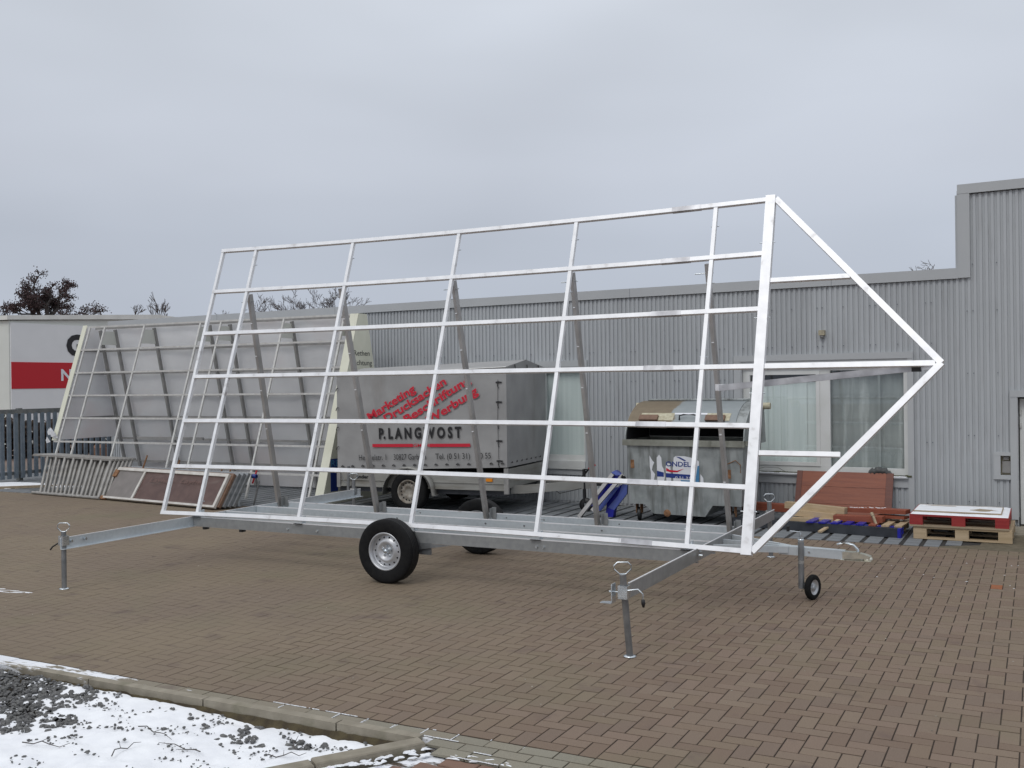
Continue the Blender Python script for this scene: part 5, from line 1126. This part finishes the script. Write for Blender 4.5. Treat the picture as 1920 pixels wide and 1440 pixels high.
stick([(1231, 881), (1244, 884), (1244, 892), (1231, 892)][::-1], 'blue_print', .0065)
stick([(1248, 885), (1302, 887), (1302, 895), (1248, 893)][::-1], 'blue_print', .0065)
stick([(1276, 897), (1304, 897), (1309, 870), (1312, 870), (1311, 906), (1280, 906)][::-1], 'lblue_print', .0065)
stick([(1268, 854), (1276, 855), (1288, 861), (1284, 862), (1274, 857)][::-1], 'blue_print', .0065)
stick([(1249, 875), (1256, 879), (1270, 880), (1283, 876), (1270, 883), (1256, 883), (1249, 881)][::-1], 'red_print', .0065)
zc_ = 1.043 - (872 - 833) / 137.8
text('lettering', 'ONDEL', 'blue_print', body, (-3.41 + (1249 - 1168) / 138.5, dy(Y0 + .01, zc_) - .008, zc_), (1, 0, 0), (0, 0, 1), .062, .34, bold=.02, off=.0)
text('lettering', '0 51 31', 'white_print', body, (-3.41 + (1266 - 1168) / 138.5, dy(Y0 + .01, .61) - .009, .598), (1, 0, 0), (0, 0, 1), .028, .20, off=.0)

# ================================================================== BLUE LADDER LIFT BESIDE THE DUMPSTER
bl = empty('blue_hoist', (-3.8, 8.1, 0), 0, 'bright blue metal hoist carriage leaning with two aluminium rails beside the dumpster', 'hoist')
mb = MB(); mb.sweep([(-4.14, 7.90, .0), (-3.70, 8.10, .60)], .05, .07, (0, 1, 0)); mb.build('aluminium_rail', 'alu_prop', bl)
mb = MB(); mb.sweep([(-3.93, 7.88, .10), (-3.53, 8.06, .60)], .05, .055, (0, 1, 0)); r2 = mb.build('aluminium_rail', 'alu_prop', bl)
mb = MB(); mb.prism([(-3.82, 8.14, .47), (-3.735, 8.16, .625), (-3.67, 8.16, .65), (-3.59, 8.14, .60), (-3.62, 8.13, .52), (-3.93, 8.05, .16), (-4.02, 8.05, .14)], (0, .05, 0)); mb.build('blue_panel', 'bluepaint', bl)
mb = MB(); mb.prism([(-3.735, 8.12, .625), (-3.67, 8.12, .655), (-3.575, 8.10, .59), (-3.66, 8.10, .585)], (0, .04, .0)); mb.build('blue_cap', 'bluegrey', bl)
mb = MB(); mb.prism([(-3.99, 8.02, .06), (-3.86, 8.02, .09), (-3.60, 8.06, .42), (-3.70, 8.06, .40)], (0, .05, .01)); mb.build('blue_flange', 'bluegrey', bl)
mb = MB(); mb.prism([(-3.56, 8.10, .47), (-3.49, 8.10, .45), (-3.50, 8.10, .33), (-3.68, 8.08, .10), (-3.78, 8.08, .13), (-3.63, 8.10, .30)], (0, .04, 0)); mb.build('blue_flange', 'bluegrey', bl)
mb = MB(); mb.prism([(-3.78, 8.075, .128), (-3.68, 8.075, .10), (-3.70, 8.075, .0), (-3.83, 8.075, .0)], (0, .10, 0)); mb.build('blue_foot', 'bluepaint', bl)
mb = MB(); mb.prism([(-3.80, 8.14, .30), (-3.60, 8.14, .45), (-3.62, 8.14, .30), (-3.72, 8.14, .0), (-3.84, 8.14, .0)], (0, .05, 0)); mb.build('blue_panel', 'bluepaint', bl)
mb = MB(); mb.tube([(-3.55, 8.03, .585), (-3.50, 8.05, .55)], .025, 8); mb.build('rubber_roller', 'black', bl)

# ================================================================== WOOD, PALLETS AND STEEL BY THE WALL
wp = empty('mahogany_board', (-.95, 8.9, 0), th, 'large red brown wooden board panel leaning on the wall under the wide window', 'board')
A = WP(-2.66, .30, .10); B = WP(-1.45, .34, .08); upv = (WP(0, .06, .66) - WP(0, .30, .05)).normalized(); dv_ = (WP(1, .30, 0) - WP(0, .30, 0)).normalized(); nv_ = dv_.cross(upv)
O_ = WP(-2.68, .29, .06); HT = .615; LN = 1.27
hs = [0, .16, .40, HT]
for k in range(3):
    mb = MB(); mb.fbox(O_, dv_, nv_, upv, (.075, -.022 + .001 * k, hs[k] + .0015), (LN - .09, 0.0, hs[k + 1] - .0015)); mb.build('board', 'mahogany', wp)
for (a, b) in ((0, .073), (LN - .088, LN)):
    mb = MB(); mb.fbox(O_, dv_, nv_, upv, (a, -.024, 0), (b, .003, HT)); mb.build('end_batten', 'mahogany_d', wp)
def plank(name, m, x0, y0, z0, x1, y1, z1, wd, th__, label, cat, group=None):
    mb = MB(); mb.sweep([(x0, y0, z0), (x1, y1, z1)], wd, th__)
    return single(mb, name, m, label, cat, group)
plank('timber', 'pine', -1.36, 8.10, .078, -.565, 8.04, .098, .12, .080, 'lowest pale pine beam of the pile, right end cut square', 'timber', 'raw pine timbers piled below the panel')
plank('timber', 'pine', -1.27, 8.22, .170, -.70, 8.17, .150, .12, .070, 'middle pale pine beam of the pile, partly under a red plank', 'timber', 'raw pine timbers piled below the panel')
plank('timber', 'pine', -1.36, 8.36, .250, -.58, 8.22, .218, .12, .080, 'topmost pale pine beam of the pile under the wooden panel', 'timber', 'raw pine timbers piled below the panel')
plank('plank', 'plank_red', -.69, 8.06, .150, -.10, 8.00, .165, .16, .070, 'short red brown plank lying on the end of the pine pile', 'plank', 'red planks stacked by the wall')
plank('plank', 'plank_red', -.56, 8.36, .225, .16, 8.20, .245, .18, .050, 'upper red brown plank reaching toward the red pallet', 'plank', 'red planks stacked by the wall')
plank('plank', 'plank_red', -.2, 8.24, .175, .15, 8.14, .180, .16, .03, 'thin split red plank under the upper red plank', 'plank', 'red planks stacked by the wall')
plank('plank', 'plank_red', -2.0, 8.75, .17, -1.30, 8.62, .17, .16, .10, 'dark red plank behind the trailer jack beside the dumpster', 'plank', 'red planks stacked by the wall')
# snow crumbs on the plank
g = MB()
for k in range(16): blob(g, -.55 + .028 * k + rs.uniform(-.01, .01), 8.33 + rs.uniform(-.03, .03), rs.uniform(.008, .02), .008, .252 + .0008 * k, 0, 7, .005)
tag(g.build('snow_crumbs', 'snow'), 'row of snow crumbs on the upper red plank', 'snow', kind='stuff')
# blue pallet under the wood
bp_ = empty('blue_pallet', (-.35, 8.15, 0), 0, 'flat blue pallet with some orange slats below the timber pile', 'pallet')
for k in range(8):
    x = -.98 + k * .148; m_ = 'bluepaint' if k < 5 else ('plank_red' if k == 5 else 'pine')
    mb = MB(); mb.prism([(x, 7.72, .112), (x + .085, 7.72, .112), (x + .135, 8.40, .112), (x + .05, 8.40, .112)], (0, 0, .018)); mb.build('slat', m_, bp_)
for y in (7.78, 8.02, 8.30):
    mb = MB(); mb.box((-1.0, y, .03), (.15, y + .08, .111)); mb.build('bearer', 'bluepaint' if y < 8 else 'pine_old', bp_)
sb = empty('steel_beam', (-.8, 7.75, 0), 0, 'long dark steel channel lying on the slabs with a blue end cap', 'beam')
mb = MB(); a, b = Vector((-1.95, 7.88, .055)), Vector((.11, 7.63, .055)); mb.sweep([a, b], .01, .105); mb.sweep([a + Vector((0, .03, .05)), b + Vector((0, .03, .05))], .06, .008); mb.sweep([a + Vector((0, .03, -.05)), b + Vector((0, .03, -.05))], .06, .008); mb.build('channel', 'steel_dark', sb)
mb = MB(); mb.sweep([b + Vector((0, .01, 0)), b + Vector((.035, .005, 0))], .08, .12); mb.build('end_cap', 'bluepaint', sb)
mb = MB(); mb.sweep([(-.22, 7.94, .215), (-.15, 7.80, .09)], .025, .03); mb.tube([(-.235, 7.96, .24), (-.215, 7.93, .205)], .022, 8); single(mb, 'wooden_stake', 'pine_old', 'short round headed wooden stake leaning on the red plank', 'stake')
mb = MB(); mb.sweep([(-.80, 7.62, .02), (-.62, 7.92, .14)], .05, .02); single(mb, 'batten', 'pine', 'short pale batten sticking out from under the pine beams', 'batten')
# pallets
def pallet(name, x0, y0, z0, L_, W_, m_top, m_blk, label, yaw, splay=0):
    c, s_ = math.cos(yaw), math.sin(yaw); AX, AY = Vector((c, s_, 0)), Vector((-s_, c, 0)); O = Vector((x0, y0, z0))
    p = empty(name, O + AX * L_ / 2 + AY * W_ / 2, yaw, label, 'pallet', 'stacked pallets beside the hall door')
    for k in range(3):
        y = k * (W_ - .10) / 2; mb = MB(); mb.fbox(O, AX, AY, UZ, (0, y, 0), (L_, y + .10, .021)); mb.build('bottom_board', m_blk if name != 'red_pallet' else 'pine_old', p)
        for j_ in range(3):
            x = j_ * (L_ - .145) / 2; mb = MB(); mb.fbox(O, AX, AY, UZ, (x, y + .002, .0215), (x + .145, y + .098, .10)); mb.build('block', m_blk, p)
    for j_ in range(3):
        x = j_ * (L_ - .145) / 2; mb = MB(); mb.fbox(O, AX, AY, UZ, (x, 0.001, .1005), (x + .145, W_ - .001, .121)); mb.build('stringer', m_top, p)
    nb = 7
    for k in range(nb):
        w1 = W_ / nb; mb = MB(); mb.fbox(O, AX, AY, UZ, (0, k * w1 + .006, .1215), (L_, (k + 1) * w1 - .006, .143)); mb.build('top_board', m_top, p)
    return O, AX, AY
pallet('wooden_pallet', .275, 7.66, .003, 1.05, .98, 'pine', 'pine', 'pale wooden pallet at the bottom of the stack beside the hall door', -.012)
O, AX, AY = pallet('red_pallet', .235, 7.645, .148, 1.06, 1.0, 'palred', 'palred', 'red painted pallet on top of the wooden one beside the hall door', -.004)
mb = MB(); V = []; n1, n2 = 24, 20
for j_ in range(n2 + 1):
    for i in range(n1 + 1):
        x = .01 + 1.04 * i / n1; y = .01 + .98 * j_ / n2; V.append(O + AX * x + AY * y + UZ * (.158 + .004 * nval(x * 3, y * 3, 2.0) if 0 < i < n1 and 0 < j_ < n2 else .144))
mb.add(V, [(j_ * (n1 + 1) + i, j_ * (n1 + 1) + i + 1, (j_ + 1) * (n1 + 1) + i + 1, (j_ + 1) * (n1 + 1) + i) for j_ in range(n2) for i in range(n1)], smooth=True)
tag(mb.build('snow_layer', 'snow'), 'even layer of snow on the deck of the red pallet', 'snow', kind='stuff')
bd = empty('snowy_board', O + AX * .5 + AY * .5 + UZ * .17, 0, 'thin snow covered board with brown patch lying on the red pallet', 'board')
mb = MB(); mb.fbox(O, AX, AY, UZ, (.04, .14, .163), (.97, .78, .172)); mb.build('board', 'snow', bd)
mb = MB(); mb.fbox(O, AX, AY, UZ, (.03, .128, .160), (.98, .139, .175)); mb.fbox(O, AX, AY, UZ, (.03, .781, .160), (.98, .792, .175)); mb.fbox(O, AX, AY, UZ, (.971, .14, .160), (.98, .78, .175)); mb.build('board_edge', 'pine_old', bd)
mb = MB(); blob(mb, *(O + AX * .77 + AY * .42)[:2], .13, .10, O.z + .1725, 0, 14, .002); blob(mb, *(O + AX * .30 + AY * .70)[:2], .15, .03, O.z + .1725, 0, 14, .002); mb.build('bare_patch', 'pine_old', bd)

# ================================================================== SCAFFOLD PARTS AT LEFT
sf = empty('scaffold_guardrail', (-13.4, 6.95, 0), 0, 'front grey scaffold guard frame of the leaning stack by the fence', 'scaffold frame', 'scaffold frames leaning in a stack by the fence')
bl_, br_ = Vector((-14.36, 7.02, .03)), Vector((-12.55, 6.84, .03)); tl_, trr = Vector((-14.60, 7.36, .675)), Vector((-12.68, 7.22, .645))
mb = MB(); mb.tube([bl_ + Vector((-.15, .015, 0)), br_], .025, 8); mb.build('bottom_tube', 'scaff', sf)
mb = MB(); mb.sweep([tl_ + Vector((-.30, .03, 0)), trr + Vector((.05, 0, 0))], .075, .035); mb.build('top_tube', 'scaff', sf)
for k in range(8):
    t = .035 + k * .133; mb = MB(); mb.tube([bl_.lerp(br_, t + .02), tl_.lerp(trr, t + .03)], .028, 8); mb.build('rung', 'scaff', sf)
SFL = ['second', 'third', 'fourth', 'fifth', 'sixth']
cm = cmap()
for k in range(5):
    c = copy_tree(sf, cm); c.location = (-13.4 + .040 * (k + 1), 6.95 + .055 * (k + 1), 0); c['label'] = SFL[k] + ' grey scaffold guard frame from the front of the leaning stack by the fence'
dk = empty('scaffold_deck', (-11, 6.7, 0), 0, 'front brown scaffold deck panel with pale frame leaning beside the grey frames', 'scaffold deck', 'scaffold decks leaning in a row')
a, b = Vector((-12.45, 6.84, .035)), Vector((-9.62, 6.50, .035)); ax_ = (b - a).normalized(); up_ = Vector((0, .36, .50)).normalized(); nn_ = ax_.cross(up_).normalized(); DL = (b - a).length; DH = .60
mb = MB(); mb.fbox(a, ax_, nn_, up_, (0, -.03, 0), (DL, .02, .035)); mb.fbox(a, ax_, nn_, up_, (0, -.03, DH - .055), (DL, .02, DH)); mb.fbox(a, ax_, nn_, up_, (DL - .05, -.028, .035), (DL, .018, DH - .055)); mb.fbox(a, ax_, nn_, up_, (.74, -.02, .035), (.79, .018, DH - .055)); mb.build('deck_frame', 'deckframe', dk)
mb = MB(); mb.fbox(a, ax_, nn_, up_, (.02, -.012, .035), (.74, -.004, DH - .055)); mb.build('deck_board', 'deckgrey', dk)
mb = MB(); mb.fbox(a, ax_, nn_, up_, (.79, -.012, .035), (DL - .05, -.004, DH - .055)); db_ = mb.build('deck_board', 'deckply', dk)
mb = MB(); mb.fbox(a, ax_, nn_, up_, (-.06, -.035, .42), (.05, .015, .56)); mb.fbox(a, ax_, nn_, up_, (-.08, -.035, -.02), (.06, .015, .04)); mb.build('hook', 'rust', dk)
txt = [text('lettering', 'Layher', 'fadedtext', db_, a + ax_ * 1.02 + up_ * .36 - nn_ * .004 * -5, ax_, up_, .075, .62, off=.014, shear=.2), text('lettering', 'Layher', 'fadedtext', db_, a + ax_ * 1.78 + up_ * .38 + nn_ * .0, ax_, up_, .085, .62, off=.014, shear=.2)]
cm = cmap()
DKL = ['second', 'third', 'fourth', 'fifth']
for k in range(4):
    c = copy_tree(dk, cm); c.location = (-11 + .045 * (k + 1), 6.7 + .060 * (k + 1), 0)
    for q in kids(c):
        if q.name.startswith('deck_frame'): q.material_slots[0].link = 'OBJECT'; q.material_slots[0].material = M['galv_dark' if k else 'padbrown']
    c['label'] = DKL[k] + ' scaffold deck panel behind the front brown one in the leaning row'
# couplers and props beside the decks
for k, (x, y, h_, lx, c_, l) in enumerate(((-9.62, 7.02, .37, 0, 'galv', 'short blue grey steel tube standing upright beside the scaffold decks'), (-9.30, 7.15, .40, .12, 'galv_dark', 'thin dark steel tube leaning just right of the upright tube'))):
    root = empty('steel_prop', (x, y, 0), 0, l, 'steel prop'); mb = MB(); mb.tube([(x - lx, y, 0), (x, y, h_)], .03 if k == 0 else .015, 10); mb.build('tube', c_, root)
    mb = MB(); mb.lathe((x - lx, y, 0), (0, 0, 1), [(0, 0), (.06, 0), (.06, .01), (.02, .014)], 12); mb.build('base_plate', 'galv_dark', root)
    if k == 0:
        mb = MB(); mb.tube([(x - .09, y, h_ - .02), (x - .05, y - .03, h_ + .03), (x + .04, y - .03, h_ + .03), (x + .09, y, h_ - .03)], .018, 8); mb.build('swivel_head', 'zinc', root)
mb = MB(); rr5 = random.Random(2)
for k in range(16):
    p0 = Vector((-9.95 + rr5.uniform(-.1, .25), 6.95 + rr5.uniform(-.08, .15), .44 + rr5.uniform(-.03, .05))); d_ = Vector((rr5.uniform(.3, 1), rr5.uniform(-.3, .3), rr5.uniform(-.2, .2))).normalized() * rr5.uniform(.06, .2); mb.tube([p0, p0 + d_], rr5.uniform(.008, .018), 6)
tag(mb.build('couplers', 'galv_dark'), 'tangle of scaffold couplers heaped on the deck ends', 'couplers', kind='stuff')
mb = MB(); mb.lathe((-9.42, 7.18, .47), (1, 0, 0), [(.02, -.04), (.034, -.04), (.034, .04), (.02, .04)], 10); single(mb, 'blue_coupler', M['blue_print'], 'blue scaffold coupler clamped at the right end of the deck stack', 'coupler')
for k, (x, z) in enumerate(((-12.9, .62), (-11.9, .72), (-11.15, .66), (-10.2, .56), (-10.0, .60), (-9.45, .60))):
    mb = MB(); mb.tube([(x - .05, 7.22, z - .25), (x + .02, 7.28, z + .02)], .014, 6); single(mb, 'toe_pin', 'strap_red' if k == 5 else 'rust', ['dark rusty pin standing up left of the other pins behind the decks', 'second rusty pin from the left behind the decks', 'third rusty pin behind the decks', 'fourth rusty pin behind the decks', 'fifth short rusty pin near the deck ends', 'red pin sticking up at the right end of the decks'][k], 'pin', 'pins standing behind the scaffold decks')

# ================================================================== SHRUB AT THE LEFT EDGE
sh = empty('shrub', (-5.08, -1.10, -.05), 0, 'olive leaved shrub peeking in at the left edge above the gravel bed', 'shrub')
rg = random.Random(8); st_m = MB(); lf = MB()
for k in range(16):
    a = rg.uniform(0, 2 * PI); e_ = rg.uniform(.5, 1.3); p = Vector((-5.08, -1.10, -.05)); d_ = Vector((math.cos(a) * math.cos(e_), math.sin(a) * math.cos(e_), math.sin(e_))); pts = [p]
    for q in range(5):
        d_ = (d_ + Vector((rg.uniform(-.2, .2), rg.uniform(-.2, .2), .05))).normalized(); pts.append(pts[-1] + d_ * .15)
        for w_ in range(26):
            c = pts[-1] + Vector((rg.gauss(0, .05), rg.gauss(0, .05), rg.gauss(0, .05))); u_ = Vector((rg.uniform(-1, 1), rg.uniform(-1, 1), rg.uniform(-1, 1))).normalized(); v_ = u_.cross(Vector((.2, .9, .4))).normalized(); lf.add([c - u_ * .022, c + v_ * .010, c + u_ * .022, c - v_ * .010], [(0, 1, 2, 3)])
    st_m.tube(pts, [.008, .007, .006, .005, .004, .002], 5)
st_m.build('stem', 'bark', sh); tag(lf.build('leaves', 'leaf', sh), kind='stuff')
